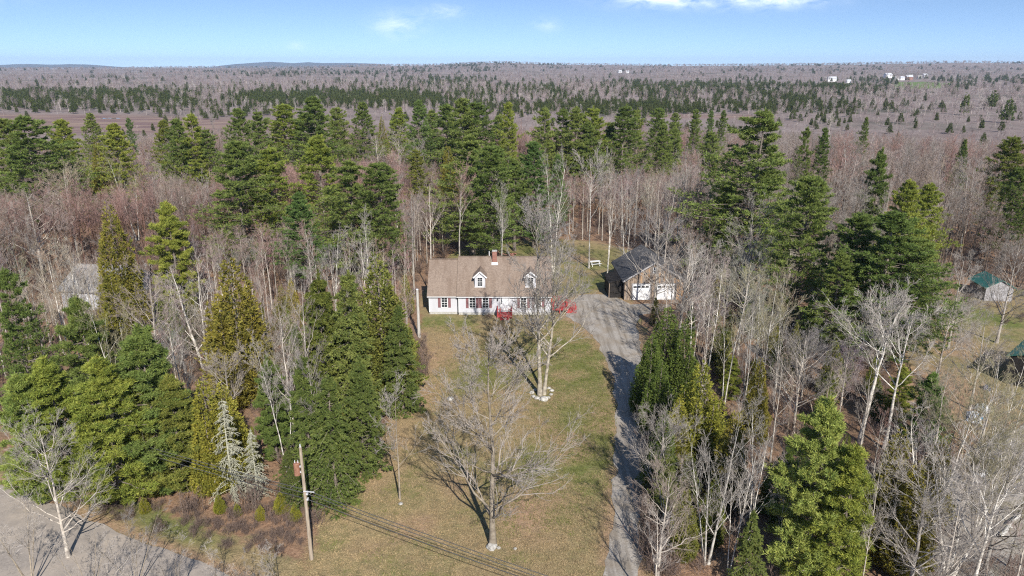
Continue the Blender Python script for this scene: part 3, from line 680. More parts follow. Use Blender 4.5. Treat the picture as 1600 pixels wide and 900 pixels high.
gt.children[0].color = (.28, .26, .25, 1)
E_ = [  # evergreens read off the photograph: kind, top pixel, height, width, shade, variant, label
    ('pine', 38, 181, 22, 1.5, 'n', 0, 'broad spreading white pine at the far left below the bog'),
    ('pine', 97, 187, 20, 1.0, 'y', 1, 'white pine close behind the broad pine at far left'),
    ('pine', 2, 186, 21, 1.1, 'n', 2, 'white pine cut by the left edge of the photo'),
    ('pine', 140, 178, 19, .8, 'n', 3, 'small far pine with a bushy head below the blue pool'),
    ('pine', 200, 183, 16, .6, 'b', 1, 'smallest far bluish pine at the edge of the bog'),
    ('pine', 181, 193, 20, 1.05, 'y', 3, 'flat-topped pine with yellow-green plumes in the left woods'),
    ('cedar', 151, 217, 17, .8, 'o', 1, 'olive cedar rising beside the flat-topped pine at left'),
    ('pine', 296, 178, 21, .9, 'y', 0, 'tall pine with the highest top of the clump above the white forked birch'),
    ('pine', 276, 186, 20, .9, 'n', 1, 'middle pine of the clump above the white forked birch'),
    ('pine', 254, 189, 19, .8, 'o', 4, 'left pine of the clump above the white forked birch'),
    ('pine', 318, 200, 18, .8, 'n', 2, 'right lower pine of the clump above the white forked birch'),
    ('pine', 371, 171, 22, .8, 'd', 2, 'narrow dark pine behind the big double-topped pine at left'),
    ('pine', 400, 172, 21, .8, 'n', 0, 'pine in the left row on the near side of the grey far woods'),
    ('pine', 440, 163, 22, 1.1, 'y', 4, 'yellow-green pine left of the tallest pine above the left woods'),
    ('pine', 493, 151, 24, 1.2, 'n', 1, 'tallest dark pine standing out above the left woods'),
    ('pine', 470, 176, 20, .9, 'n', 0, 'pine below and left of the tallest dark pine'),
    ('pine', 525, 168, 21, .8, 'n', 2, 'pine at the right shoulder of the tallest dark pine'),
    ('pine', 566, 161, 22, .8, 'd', 3, 'lone dark round-headed pine right of the tallest pine'),
    ('cedar', 596, 180, 16, .7, 'o', 0, 'small olive cedar between the round-headed pine and the central row'),
    ('pine', 622, 168, 20, .9, 'y', 3, 'yellowish pine at the left end of the central row'),
    ('pine', 651, 157, 23, .8, 'b', 4, 'thin greyish pine rising in the central row'),
    ('pine', 675, 172, 20, .9, 'n', 0, 'pine between the thin greyish pine and the central clump'),
    ('pine', 698, 163, 22, 1.1, 'n', 2, 'left tree of the dense central pine clump behind the house'),
    ('pine', 721, 154, 24, 1.0, 'n', 0, 'highest tree of the dense central pine clump behind the house'),
    ('pine', 744, 160, 23, 1.0, 'd', 1, 'right tree of the dense central pine clump behind the house'),
    ('pine', 779, 182, 19, .85, 'n', 2, 'shorter pine beside the dense central clump'),
    ('pine', 795, 160, 23, .7, 'y', 4, 'slim yellow-tipped pine right of the central clump'),
    ('pine', 735, 212, 20, 1.2, 'n', 0, 'full green pine in front of the dense central clump'),
    ('pine', 768, 228, 19, 1.1, 'n', 4, 'green pine low in front of the central clump'),
    ('pine', 804, 248, 16, 1.0, 'n', 2, 'layered pine on the edge of the woods straight behind the chimney'),
    ('pine', 836, 222, 18.5, .95, 'b', 0, 'pointed pine at the edge of the woods behind the right dormer'),
    ('pine', 872, 243, 15, .7, 'b', 3, 'thin pine at the right of the layered group behind the house'),
    ('pine', 652, 232, 15, .8, 'o', 1, 'short olive pine in the bare woods left of the central clump'),
    ('cedar', 700, 225, 16, .8, 'o', 2, 'brownish cedar in front of the central clump on its left'),
    ('pine', 850, 168, 22, .8, 'n', 1, 'first pine of the row to the right of the central clump'),
    ('pine', 879, 170, 21.5, .85, 'd', 0, 'dark pine second in the row right of the central clump'),
    ('pine', 902, 168, 22, .9, 'n', 2, 'bushy pine third in the row right of the central clump'),
    ('pine', 932, 167, 22, 1.0, 'y', 3, 'bright pine in the middle of the row right of the central clump'),
    ('pine', 918, 190, 19, 1.0, 'n', 4, 'lower pine in front of the row right of the central clump'),
    ('pine', 974, 164, 22.5, 1.0, 'd', 1, 'big dark pine at the right end of the row behind the garage'),
    ('pine', 998, 170, 21, .7, 'n', 0, 'slim pine next to the big dark pine behind the garage'),
    ('pine', 955, 192, 18, .9, 'n', 2, 'pale green pine under the big dark pine behind the garage'),
    ('pine', 1030, 169, 20, .8, 'n', 4, 'far pine beside the brown strip of bog'),
    ('pine', 1056, 176, 18, .7, 'n', 3, 'low far pine near the brown strip of bog'),
    ('pine', 1088, 171, 19, .6, 'n', 2, 'far round pine under the right end of the bog strip'),
    ('pine', 1112, 173, 17, .5, 'b', 1, 'far slender bluish pine left of the huge pine'),
    ('pine', 1131, 172, 17, .55, 'd', 0, 'far dark pine nearest the huge pine'),
    ('pine', 1035, 194, 18, .8, 'n', 3, 'open-crowned pine above the garage roof'),
    ('young_pine', 1056, 196, 16, .85, 'n', 0, 'compact pointed pine above the garage roof'),
    ('pine', 1113, 206, 17, .8, 'n', 4, 'pine half hidden at the left of the huge pine'),
    ('pine', 1190, 173, 25, 1.25, 'n', 0, 'huge white pine towering right of the garage'),
    ('pine', 1268, 276, 19, .95, 'n', 2, 'full pine standing in front of the huge pine on its right'),
    ('young_pine', 1137, 286, 14.5, 1.0, 'y', 1, 'pointed pine right of the garage in front of the huge pine'),
    ('pine', 1262, 199, 19, .6, 'd', 3, 'dull slender pine behind the shoulder of the huge pine'),
    ('pine', 1291, 200, 18, .6, 'd', 4, 'second dull slender pine right of the huge pine'),
    ('pine', 1355, 183, 16, .55, 'd', 3, 'tiny lone far pine in the pinkish woods at right'),
    ('young_pine', 1380, 234, 18, .7, 'd', 0, 'dark olive spruce-like pine behind the white birches at right'),
    ('pine', 1422, 281, 18, .8, 'y', 2, 'yellow-green pine in the right-hand clump'),
    ('pine', 1457, 288, 16, .9, 'y', 1, 'bright yellow-green feathery pine at the right of the right-hand clump'),
    ('pine', 1345, 332, 16, 1.0, 'd', 2, 'dark pine at the left of the right-hand clump'),
    ('pine', 1398, 330, 17, 1.35, 'd', 0, 'largest dark wide-limbed pine of the right-hand clump'),
    ('pine', 1440, 372, 14, 1.1, 'n', 4, 'low spreading pine at the foot of the right-hand clump'),
    ('pine', 1315, 395, 12.5, 1.0, 'n', 2, 'pine leaning over the dark thicket right of the leaning birches'),
    ('pine', 1510, 218, 16, .5, 'd', 1, 'small dark pine far out in the woods at right'),
    ('pine', 1583, 214, 19, .9, 'o', 3, 'olive pine at the right edge of the photo'),
    ('pine', 1597, 262, 16, .8, 'd', 2, 'dark pine cut by the right edge of the photo'),
    ('pine', 365, 221, 20, 1.3, 'n', 2, 'large full double-topped white pine in the left woods, main top'),
    ('pine', 414, 229, 19, 1.0, 'y', 1, 'white pine joined to the right side of the large double-topped pine'),
    ('pine', 497, 211, 20.5, 1.0, 'y', 3, 'open-branched pine with pale limbs above the bushy pine'),
    ('pine', 545, 251, 18, 1.25, 'n', 0, 'bushy wide pine left behind the house'),
    ('pine', 590, 255, 17.5, 1.15, 'd', 4, 'twin of the bushy wide pine on its right side'),
    ('pine', 470, 300, 15, .9, 'b', 0, 'soft bluish pine at the foot of the bushy wide pine'),
    ('young_pine', 260, 318, 14.5, 1.05, 'y', 1, 'sunlit pine with layered boughs below the white forked birch'),
    ('cedar', 168, 315, 16, .9, 'o', 0, 'olive rounded cedar alone in the bare woods at left'),
    ('cedar', 170, 424, 12.5, 1.0, 'o', 2, 'olive cedar standing in front of the hidden grey house'),
    ('cedar', 356, 400, 14.5, 1.12, 'o', 3, 'tallest dense olive cedar left of the lawn'),
    ('cedar', 318, 588, 9.5, .95, 'y', 1, 'yellow-green cedar by the road next to the dead spruces'),
    ('young_pine', 217, 512, 13.2, 1.15, 'n', 0, 'soft green bushy pine nearest the road at left'),
    ('young_pine', 150, 560, 11.5, 1.2, 'y', 1, 'bushy pine left of the soft green roadside pine'),
    ('young_pine', 262, 590, 9.5, 1.2, 'o', 1, 'green pine between the roadside pine and the yellow cedar'),
    ('young_pine', 120, 468, 12.5, 1.0, 'd', 1, 'dull grey-green thin pine below the hidden grey house'),
    ('young_pine', 70, 560, 11, 1.2, 'y', 0, 'green pine at the left roadside behind the bare tree'),
    ('young_pine', 22, 590, 10, 1.2, 'l', 1, 'pale green pine at the left edge above the road'),
    ('pine', 8, 420, 15, .7, 'd', 1, 'dark pine at the left edge halfway down'),
    ('cedar', 215, 640, 7.0, 1.1, 'n', 0, 'low round cedar at the edge of the road'),
    ('hemlock', 492, 428, 15, 1.0, 'o', 0, 'hemlock among bare grey stems left of the lawn'),
    ('hemlock', 540, 428, 15, 1.05, 'n', 1, 'middle hemlock of the dense group left of the lawn'),
    ('cedar', 590, 398, 14.5, 1.15, 'n', 1, 'tall pointed cedar nearest the house on the left'),
    ('hemlock', 622, 480, 10.5, 1.05, 'd', 2, 'dark hemlock spreading over the lawn edge near the pale post'),
    ('hemlock', 510, 590, 10, 1.2, 'd', 1, 'low dark hemlock by the utility pole'),
    ('hemlock', 556, 560, 10, 1.05, 'd', 0, 'dark hemlock behind the slender young lawn tree'),
    ('hemlock', 470, 560, 11, 1.0, 'd', 2, 'hemlock behind the top of the utility pole'),
    ('young_pine', 415, 560, 9, .9, 'd', 0, 'shaded young pine behind the dead spruces'),
    ('cedar', 1045, 478, 9.8, 1.15, 'g', 2, 'dark green cedar at the bend of the driveway'),
    ('cedar', 1020, 520, 8.0, 1.1, 'g', 0, 'dark cedar overhanging the driveway shadow'),
    ('cedar', 1075, 500, 9.0, 1.0, 'g', 1, 'cedar right behind the dark driveway cedar'),
    ('cedar', 1102, 562, 9.8, 1.1, 'y', 3, 'yellow-green cedar halfway along the driveway'),
    ('cedar', 1062, 618, 7.5, 1.0, 'y', 0, 'bright yellow cedar leaning to the driveway'),
    ('cedar', 1150, 640, 8.0, .95, 'o', 2, 'olive cedar among the forked birches at lower right'),
    ('cedar', 1190, 560, 8.0, .8, 'o', 1, 'small olive cedar behind the forked birches'),
    ('cedar', 1075, 760, 5.5, .9, 'n', 3, 'low green cedar at the lower driveway edge'),
    ('hemlock', 1180, 800, 5.5, 1.0, 'n', 1, 'low hemlock at the bottom below the forked birches'),
    ('cedar', 1033, 560, 7.5, 1.0, 'g', 3, 'dark cedar crowding the right side of the upper driveway'),
    ('cedar', 1038, 640, 7.0, 1.0, 'g', 1, 'green cedar crowding the middle of the driveway on its right'),
    ('hemlock', 1048, 700, 6.0, 1.0, 'n', 2, 'hemlock crowding the lower driveway on its right'),
    ('young_pine', 1300, 625, 12.6, 1.0, 'l', 0, 'soft bright green white pine nearest the camera at lower right'),
    ('young_pine', 1340, 700, 10.2, 1.0, 'y', 1, 'lower stem of bright green pine beside the nearest pine'),
    ('cedar', 1412, 668, 9.6, .95, 'o', 1, 'shaded olive cedar right of the nearest pine'),
    ('cedar', 1440, 720, 8.2, .95, 'o', 3, 'dark olive cedar at the right of the nearest pine'),
    ('young_pine', 1412, 572, 5.6, 1.1, 'y', 0, 'little pine with level boughs between the two white birches'),
    ('young_pine', 1235, 700, 6.5, .9, 'd', 1, 'young dark pine left of the nearest pine'),
]
for px, py, h, lab in ((228, 800, 1.3, 'small green cedar seedling on the road bank, leftmost'), (345, 800, 1.5, 'small green cedar seedling below the taller dead spruce'), (408, 812, 1.2, 'small green cedar seedling below the shorter dead spruce'), (440, 800, 1.7, 'yellowish cedar seedling left of the utility pole'),
                       (462, 812, 1.4, 'yellowish cedar seedling touching the utility pole foot shadow'), (372, 805, 1.0, 'tiny green cedar seedling between the two dead spruces')):
    tree('cedar', *G(px, py), h, lab, 1.6, (1.4, 1.3, .8))
LAND = []; CROWN = []                         # what must stay in view: top pixel, foot row, distance, half width
for q_, (kd, px, py, h, wf, sh, va, lab) in enumerate(E_):
    if kd == 'pine' and wf < 1.1: va = (va + q_) % 7
    if kd == 'pine' and wf >= .8: wf *= 1.15
    e = top(kd, px, py, h, lab, wf, SHADE[sh], va); LAND.append((px, py, lab))
    dl = math.hypot(e.location.x, e.location.y); CROWN.append((px, py, proj(e.location.x, e.location.y, 0)[1], dl, .20 * h * wf * FPX / dl))
B_ = [  # leafless trees read off the photograph
    ('birch', 195, 248, 15, 1.15, 'olive', 0, 'tall forked grey birch left of the white forked birch'),
    ('birch', 240, 262, 14, 1.2, 'pink', 1, 'white forked birch with bright crooked stems in the left woods'),
    ('birch', 275, 285, 13, .9, 'pink', 2, 'white birch just right of the brightest forked birch'),
    ('birch', 505, 360, 14, 1.0, 'pale', 3, 'white-stemmed birch rising over the hemlock group'),
    ('birch', 568, 345, 14.5, .9, 'pale', 1, 'tall straight grey-white birch in front of the bushy wide pine'),
    ('vase', 300, 410, 12, 1.25, 'pale', 0, 'silvery fan-shaped bare tree left of the tallest olive cedar'),
    ('birch', 85, 395, 14, 1.0, 'tan', 2, 'pale leaning birch in front of the hidden grey house'),
    ('birch', 170, 470, 12, 1.0, 'olive', 0, 'white birch in front of the olive cedar by the hidden house'),
    ('bare_wide', 225, 435, 12, .9, 'pink', 2, 'bare branching tree right of the hidden grey house'),
    ('bare', 45, 450, 13, 1.1, 'tan', 1, 'tan-twigged bare tree left of the hidden grey house'),
    ('birch', 275, 500, 11, .8, 'grey', 3, 'pair of thin pale stems left of the tallest olive cedar'),
    ('bare', 440, 470, 14, .8, 'grey', 0, 'first thin pale stem between the cedar and the hemlocks'),
    ('bare', 465, 440, 15, .8, 'pink', 3, 'second thin pale stem between the cedar and the hemlocks'),
    ('birch', 430, 540, 11, .9, 'grey', 0, 'third thin pale stem between the cedar and the hemlocks'),
    ('bare', 485, 560, 11, .8, 'grey', 4, 'thin bare stem in front of the hemlock group'),
    ('bare', 640, 300, 15, 1.0, 'pink', 5, 'pinkish bare tree at the left end of the house roof'),
    ('bare', 668, 285, 16, .9, 'brown', 6, 'brownish bare tree behind the left wing of the house'),
    ('bare', 715, 268, 17, .95, 'red', 1, 'red-budded bare tree right behind the house'),
    ('birch', 783, 290, 14, .7, 'grey', 2, 'thin pale birch beside the layered pine behind the house'),
    ('birch', 867, 245, 18, .9, 'pale', 1, 'straight white birch right of the layered pines'),
    ('umbrella', 926, 252, 17, .6, 'pale', 0, 'white birch with a candelabra top straight behind the lawn'),
    ('birch', 985, 270, 16, .9, 'grey', 3, 'white birch at the back of the lawn above the garage'),
    ('birch', 955, 262, 17, .8, 'brown', 0, 'thin white birch stems behind the lawn left of the garage'),
    ('vase', 1085, 240, 14, .9, 'pale', 0, 'silvery bushy bare tree above the garage'),
    ('bare_wide', 1175, 330, 14, 1.0, 'pale', 0, 'pale many-branched tree between the pointed pine and the full pine'),
    ('birch', 1335, 222, 17, 1.4, 'red', 1, 'tall forked white birch standing out in the pinkish woods at right'),
    ('birch', 1372, 258, 15, .9, 'grey', 2, 'white birch leaning right beside the tall forked birch'),
    ('birch', 1388, 290, 13, .8, 'grey', 0, 'short white birch above the right-hand pine clump'),
    ('birch', 1530, 245, 16, 1.3, 'grey', 3, 'white-limbed tree leaning right in the far right woods'),
    ('bare', 1480, 262, 15, 1.2, 'tan', 2, 'tan tree crown in the far right woods'),
    ('umbrella', 1378, 486, 12.0, 1.25, 'pale', 0, 'white birch with a wide fan of branches on the right clearing'),
    ('umbrella', 1418, 500, 11.6, 1.0, 'pale', 1, 'black-and-white birch just right of the wide fan birch'),
    ('birch', 1115, 412, 13.5, 1.0, 'pink', 0, 'white many-stemmed birch behind the driveway cedars'),
    ('birch', 1150, 432, 13, .9, 'olive', 1, 'slender birch second behind the driveway cedars'),
    ('birch', 1205, 428, 13.5, 1.0, 'olive', 2, 'long leaning white birch left of the dark thicket'),
    ('birch', 1235, 420, 13.5, .9, 'tan', 3, 'long leaning birch nearest the dark thicket'),
    ('birch', 1180, 470, 12, .8, 'grey', 1, 'thin leaning birch in the middle of the leaning group'),
    ('bare_wide', 1260, 520, 9.5, 1.0, 'grey', 1, 'tangled bare tree in the dark thicket left of the fan birch'),
    ('clump', 1300, 545, 8, 1.2, 'grey', 0, 'bushy bare clump in the shade beneath the right-hand pines'),
    ('vase', 1125, 655, 10.5, .8, 'pale', 0, 'white forked tree left of the nearest pine'),
    ('birch', 1195, 640, 11, 1.0, 'pale', 1, 'tall white forked birch next to the nearest pine'),
    ('birch', 1160, 700, 9, .8, 'pale', 3, 'smaller white birch between the two forked trees at lower right'),
    ('birch', 1245, 670, 10, .8, 'pink', 0, 'birch with fine twigs touching the nearest pine'),
    ('bare', 1382, 720, 10, .5, 'pale', 3, 'slim pale trunk beside the lower side of the nearest pine'),
    ('vase', 1480, 640, 10.5, 1.15, 'pale', 0, 'wide bare tree with thick pale limbs at lower right'),
    ('bare_wide', 1545, 600, 11, 1.0, 'olive', 2, 'bare tree in front of the white tarps'),
    ('birch', 1575, 610, 10.5, 1.0, 'olive', 0, 'thin pale tree in front of the green roof at the right edge'),
    ('umbrella', 1560, 745, 9.5, 1.1, 'pale', 1, 'thick-limbed bare tree at the lower right corner'),
    ('bare_wide', 1500, 780, 8.5, 1.1, 'grey', 0, 'tangled grey tree at the bottom right'),
    ('bare_wide', 1590, 680, 10, .9, 'olive', 1, 'bare tree at the right edge above the corner'),
    ('bare_wide', 62, 672, 9.4, .95, 'pale', 1, 'bare tree in front of the road at lower left'),
    ('sapling', 330, 845, 4.2, 1.2, 'pale', 0, 'bare sapling at the bottom edge right of the road'),
    ('sapling', 425, 850, 4.0, 1.3, 'pale', 1, 'bare sapling at the bottom edge left of the utility pole'),
    ('clump', 190, 800, 5.5, 1.2, 'grey', 2, 'bushy bare clump at the bottom left corner on the road edge'),
    ('clump', 1505, 590, 9, 1.0, 'olive', 0, 'thin pale sapling clump left of the white tarps'),
    ('clump', 1540, 585, 9, 1.0, 'olive', 1, 'thin pale sapling clump in front of the cabin shadow'),
    ('clump', 1580, 640, 8.5, 1.0, 'pale', 2, 'pale sapling clump under the cabin roof at the right edge'),
    ('clump', 1560, 690, 8, 1.1, 'olive', 0, 'sapling clump right of the pale tarp deep among branches'),
    ('clump', 20, 800, 5.5, 1.3, 'pale', 1, 'pale bare bush at the lower left corner'),
    ('clump', 120, 830, 5, 1.2, 'pale', 0, 'pale bare bush at the bottom edge in front of the road'),
    ('clump', 255, 850, 4.5, 1.1, 'grey', 1, 'grey bare bush at the bottom edge by the road centre'),
    ('clump', 385, 872, 3.5, 1.2, 'pale', 2, 'lowest bare bush at the bottom edge between road and pole'),
    ('bare_wide', 170, 880, 8.5, 1.1, 'grey', 0, 'bare tree top poking in at the bottom edge over the road'),
    ('birch', 118, 418, 13, .9, 'grey', 1, 'grey bare tree right in front of the hidden grey house'),
    ('clump', 135, 440, 11, 1.0, 'tan', 1, 'clump of tan stems covering the hidden grey house'),
    ('bare_wide', 1040, 640, 8.5, 1.0, 'grey', 1, 'bare tree leaning over the middle driveway from the right'),
    ('bare_wide', 1040, 740, 7.5, 1.0, 'brown', 2, 'brownish bare tree leaning over the lower driveway from the right'),
    ('bare', 1035, 790, 7.5, 1.1, 'grey', 3, 'thin bare tree at the lowest bend of the driveway'),
    ('bare_wide', 1072, 385, 12.5, 1.2, 'pale', 2, 'wide pale bare tree hiding the right end of the garage'),
    ('birch', 1095, 400, 12.5, 1.0, 'pale', 3, 'white birch right of the garage doors'),
    ('clump', 1060, 430, 9, 1.3, 'grey', 2, 'grey clump of stems right of the garage doors'),
    ('bare_wide', 1510, 400, 11, 1.0, 'pale', 0, 'pale bare tree left of the small grey shed'),
    ('bare_wide', 1592, 380, 12, .9, 'grey', 1, 'grey bare tree right of the small grey shed'),
    ('bare_wide', 1460, 730, 9, 1.2, 'pale', 1, 'pale wide bare tree right of the dark olive cedars'),
    ('vase', 1530, 680, 10, 1.1, 'pale', 1, 'pale forked tree over the gravel yard at lower right'),
    ('clump', 1455, 545, 5.5, 1.2, 'tan', 0, 'low tan clump of stems on the right clearing beyond the stump'),
    ('bare_wide', 1545, 500, 9, 1.0, 'grey', 2, 'bare tree between the small shed and the green-roofed cabin'),
    ('bare_wide', 1488, 470, 9, 1.0, 'pale', 1, 'bare tree at the edge of the clearing beside the right-hand clump'),
    ('clump', 1520, 440, 7.5, 1.2, 'grey', 2, 'grey clump of stems in front of the small shed on its left'),
    ('birch', 1590, 540, 10.5, 1.0, 'olive', 1, 'slim pale tree standing before the cabin roof'),
    ('clump', 1600, 600, 8, 1.2, 'pale', 1, 'pale stems at the right edge below the cabin roof'),
    ('clump', 1100, 330, 11, 1.1, 'pink', 1, 'pinkish clump of thin stems behind the garage on the right'),
    ('bare', 1045, 290, 15, 1.0, 'pink', 2, 'pinkish bare tree behind the garage ridge'),
    ('bare_wide', 40, 300, 13, 1.4, 'red', 0, 'red-budded spreading tree below the broad pine at far left'),
    ('bare_wide', 95, 262, 15, 1.0, 'tan', 1, 'rust-tinged tree below the broad pine at far left'),
    ('bare', 620, 200, 17, 1.2, 'pale', 3, 'pale grey tree in the gap left of the central clump'),
    ('bare', 590, 210, 17, 1.1, 'grey', 4, 'grey tree in the gap right of the open-branched pine'),
    ('bare', 650, 215, 16, 1.0, 'pale', 5, 'pale tree next to the short olive pine'),
    ('bare', 480, 345, 12, .9, 'red', 5, 'red-twigged tree between the two left pines'),
]
for kd, px, py, h, wf, ti, va, lab in B_:
    top(kd, px, py, h, lab, wf, TINT[ti], va)
for i, (px, py, h, lab) in enumerate(((365, 622, 8.2, 'lichen-grey dead spruce with drooping boughs by the road'), (404, 672, 6.0, 'shorter grey dead spruce right of the taller dead one'))):
    x, y = G(px, 775 + 4 * i); tree('dead_spruce', x, y, h, lab, 1.05, None, i)

# ------------------------------------------------------------------ the rest of the woods
HOUSES = [(-13, 7.5, 83.5, 98), (13, 27, 90, 106), (-66, -50, 87, 103), (63, 73, 90, 101), (43, 60, 54, 74)]
def openground(x, y, m=0.0):
    o = (polydist(x, y, LAWN) > -m) | (polydist(x, y, LAWN2) > -m) | (polydist(x, y, DRIVE) > -m - .5) | (polydist(x, y, GRAVEL2) > 1.5)
    rdist = (x - ra[0]) * rn[0] + (y - ra[1]) * rn[1]
    o |= (rdist > -5.5 - m)
    for x0, x1, y0, y1 in HOUSES: o |= (x > x0) & (x < x1) & (y > y0) & (y < y1)
    return o
def scatter_pts(n, r0, r1, half, sp, seed, keep=None):
    """dart throwing in the view sector, spacing sp(r)"""
    g = np.random.default_rng(seed); rr = np.sqrt(g.uniform(r0 * r0, r1 * r1, n)); a = g.uniform(-half, half, n)
    x = rr * np.sin(a); y = rr * np.cos(a)
    ok = np.ones(n, bool) if keep is None else keep(x, y)
    x, y = x[ok], y[ok]; cells = {}; out = []
    for i in range(len(x)):
        s = sp(math.hypot(x[i], y[i])); cx, cy = int(math.floor(x[i] / 6)), int(math.floor(y[i] / 6)); bad = False; k = int(s / 6) + 1
        for ix in range(cx - k, cx + k + 1):
            for iy in range(cy - k, cy + k + 1):
                for (qx, qy) in cells.get((ix, iy), ()):
                    if (qx - x[i]) ** 2 + (qy - y[i]) ** 2 < s * s: bad = True; break
                if bad: break
            if bad: break
        if not bad: cells.setdefault((cx, cy), []).append((x[i], y[i])); out.append((x[i], y[i]))
    return np.array(out)
PL = np.array(PLACED)
def woods_keep(x, y):
    ok = ~openground(x, y, 0.6)
    for px_, py_, cr_ in PL: ok &= (x - px_) ** 2 + (y - py_) ** 2 > (cr_ * .8 + .5) ** 2
    return ok
fill = scatter_pts(34000, 40, 330, R(41), lambda r: 2.4 if r < 170 else 3.5 + (r - 110) * .006, 5, woods_keep)
fill = fill[(polydist(fill[:, 0], fill[:, 1], BOG) < -4)]
fr = np.hypot(fill[:, 0], fill[:, 1]); fr = fr - np.where((fr > 95) & (polydist(fill[:, 0], fill[:, 1], LAWN) > -9), 45, 0); fill = fill[np.argsort(fr)]   # the lawn's edge shows its stems

def tint_at(x, y, g):
    n = float(vnoise(np.array([x]), np.array([y]), 26, 77, 2)[0]); r = g.random()
    if n > .62: return 'red' if r < .3 else 'pink'
    if n > .47: return 'pink' if r < .7 else 'brown'
    if n > .36: return 'grey' if r < .6 else 'pale' if r < .8 else 'tan'
    return 'tan' if r < .35 else 'grey' if r < .7 else 'brown'
ADJ = dict(grey='grey', pale='pale silvery', pink='pinkish-grey', red='red-budded', tan='tan-twigged', brown='brownish', olive='olive-tinged')
short = {}
def landmark(px, py):
    b = min(LAND, key=lambda q: (q[0] - px) ** 2 + ((q[1] - py) * 1.2) ** 2)
    return b, ('left of' if px < b[0] - 25 else 'right of' if px > b[0] + 25 else 'below' if py > b[1] else 'behind')
CRN = np.array(CROWN)
def capped(x, y, h):
    """height a filler tree may reach without hiding the evergreens behind it"""
    d = math.hypot(x, y); px, py = proj(x, y, h)
    m = (CRN[:, 3] > d + 1) & (np.abs(CRN[:, 0] - px) < CRN[:, 4] + 6)
    if not m.any(): return h
    lim = (CRN[m, 1] + .68 * (CRN[m, 2] - CRN[m, 1])).max()
    if py >= lim: return h
    r = ray(px, lim); return CAMH + r[2] * y / r[1]
used_labels = {}
def woods_top(d): return np.clip(31.5 - np.asarray(d) * .083, 5.5, 16.0)     # the woods thin to low scrub towards the bog
gf = random.Random(11)
n_obj = 0; rest = []
visible_left = 330
for (x, y) in fill:
    x = float(x); y = float(y); d = math.hypot(x, y)
    side_left_near = d < 75 and x < 0
    h = gf.uniform(7.5, 11) if d < 108 else gf.uniform(.72, 1.0) * woods_top(d)
    if d < 75: h = gf.uniform(6, 9.5)
    h = min(h, capped(x, y, h))
    if h < 3.0: continue
    px, py = proj(x, y, h); inview = -30 < px < 1630
    if n_obj < visible_left and inview:
        ti = tint_at(x, y, gf); kd = 'bare' if d > 80 else gf.choice(['bare', 'bare', 'clump', 'sapling', 'bare_wide'])
        if d < 92 and gf.random() < .40:
            kd = gf.choice(['cedar', 'hemlock', 'young_pine', 'cedar']); h = min(h, gf.uniform(3.5, 7))
        if kd == 'clump': h *= .75
        if kd == 'sapling': h *= .62
        px, py = proj(x, y, h)
        (lx, ly, ll), rel = landmark(px, py)
        base = ('bare %s tree %s the %s' % (ADJ[ti], rel, ll)) if kd not in ('sapling', 'cedar', 'hemlock', 'young_pine') else 'young %s %s the %s' % (CAT[kd], rel, ll) if kd != 'sapling' else 'thin %s bare sapling %s the %s' % (ADJ[ti], rel, ll)
        w = base.split()
        if len(w) > 13: base = ' '.join(w[:14])
        while base.split()[-1] in ('the', 'of', 'a', 'in', 'with', 'and', 'by', 'at', 'on', 'to', 'between', 'behind', 'beside', 'below', 'right', 'left', 'its', 'above', 'over', 'next', 'dark', 'wide', 'white', 'grey', 'far', 'huge', 'big', 'large', 'dense', 'central', 'tall', 'tallest', 'broad', 'olive', 'bright', 'hidden', 'blue', 'under', 'full', 'soft', 'from', 'front', 'row', 'forked'):
            base = ' '.join(base.split()[:-1])
        used_labels.setdefault(base, []).append((tree(kd, x, y, h, base, gf.uniform(.8, 1.15), tuple(c * gf.uniform(.88, 1.12) for c in (TINT[ti] if kd not in ('cedar', 'hemlock', 'young_pine') else SHADE[gf.choice('nyodl')])), None), px, py))
        n_obj += 1
    else: rest.append((x, y, d, h))
ORD = ['leftmost', 'second', 'third', 'fourth', 'fifth', 'sixth', 'seventh', 'eighth', 'ninth', 'tenth']
for base, lst in used_labels.items():
    if len(lst) < 2: continue
    lst.sort(key=lambda q: q[1])
    for k, (o, px, py) in enumerate(lst):
        o['label'] = ('%s %s' % (ORD[k] if k else 'leftmost', base)) if k < 10 else 'rightmost ' + base

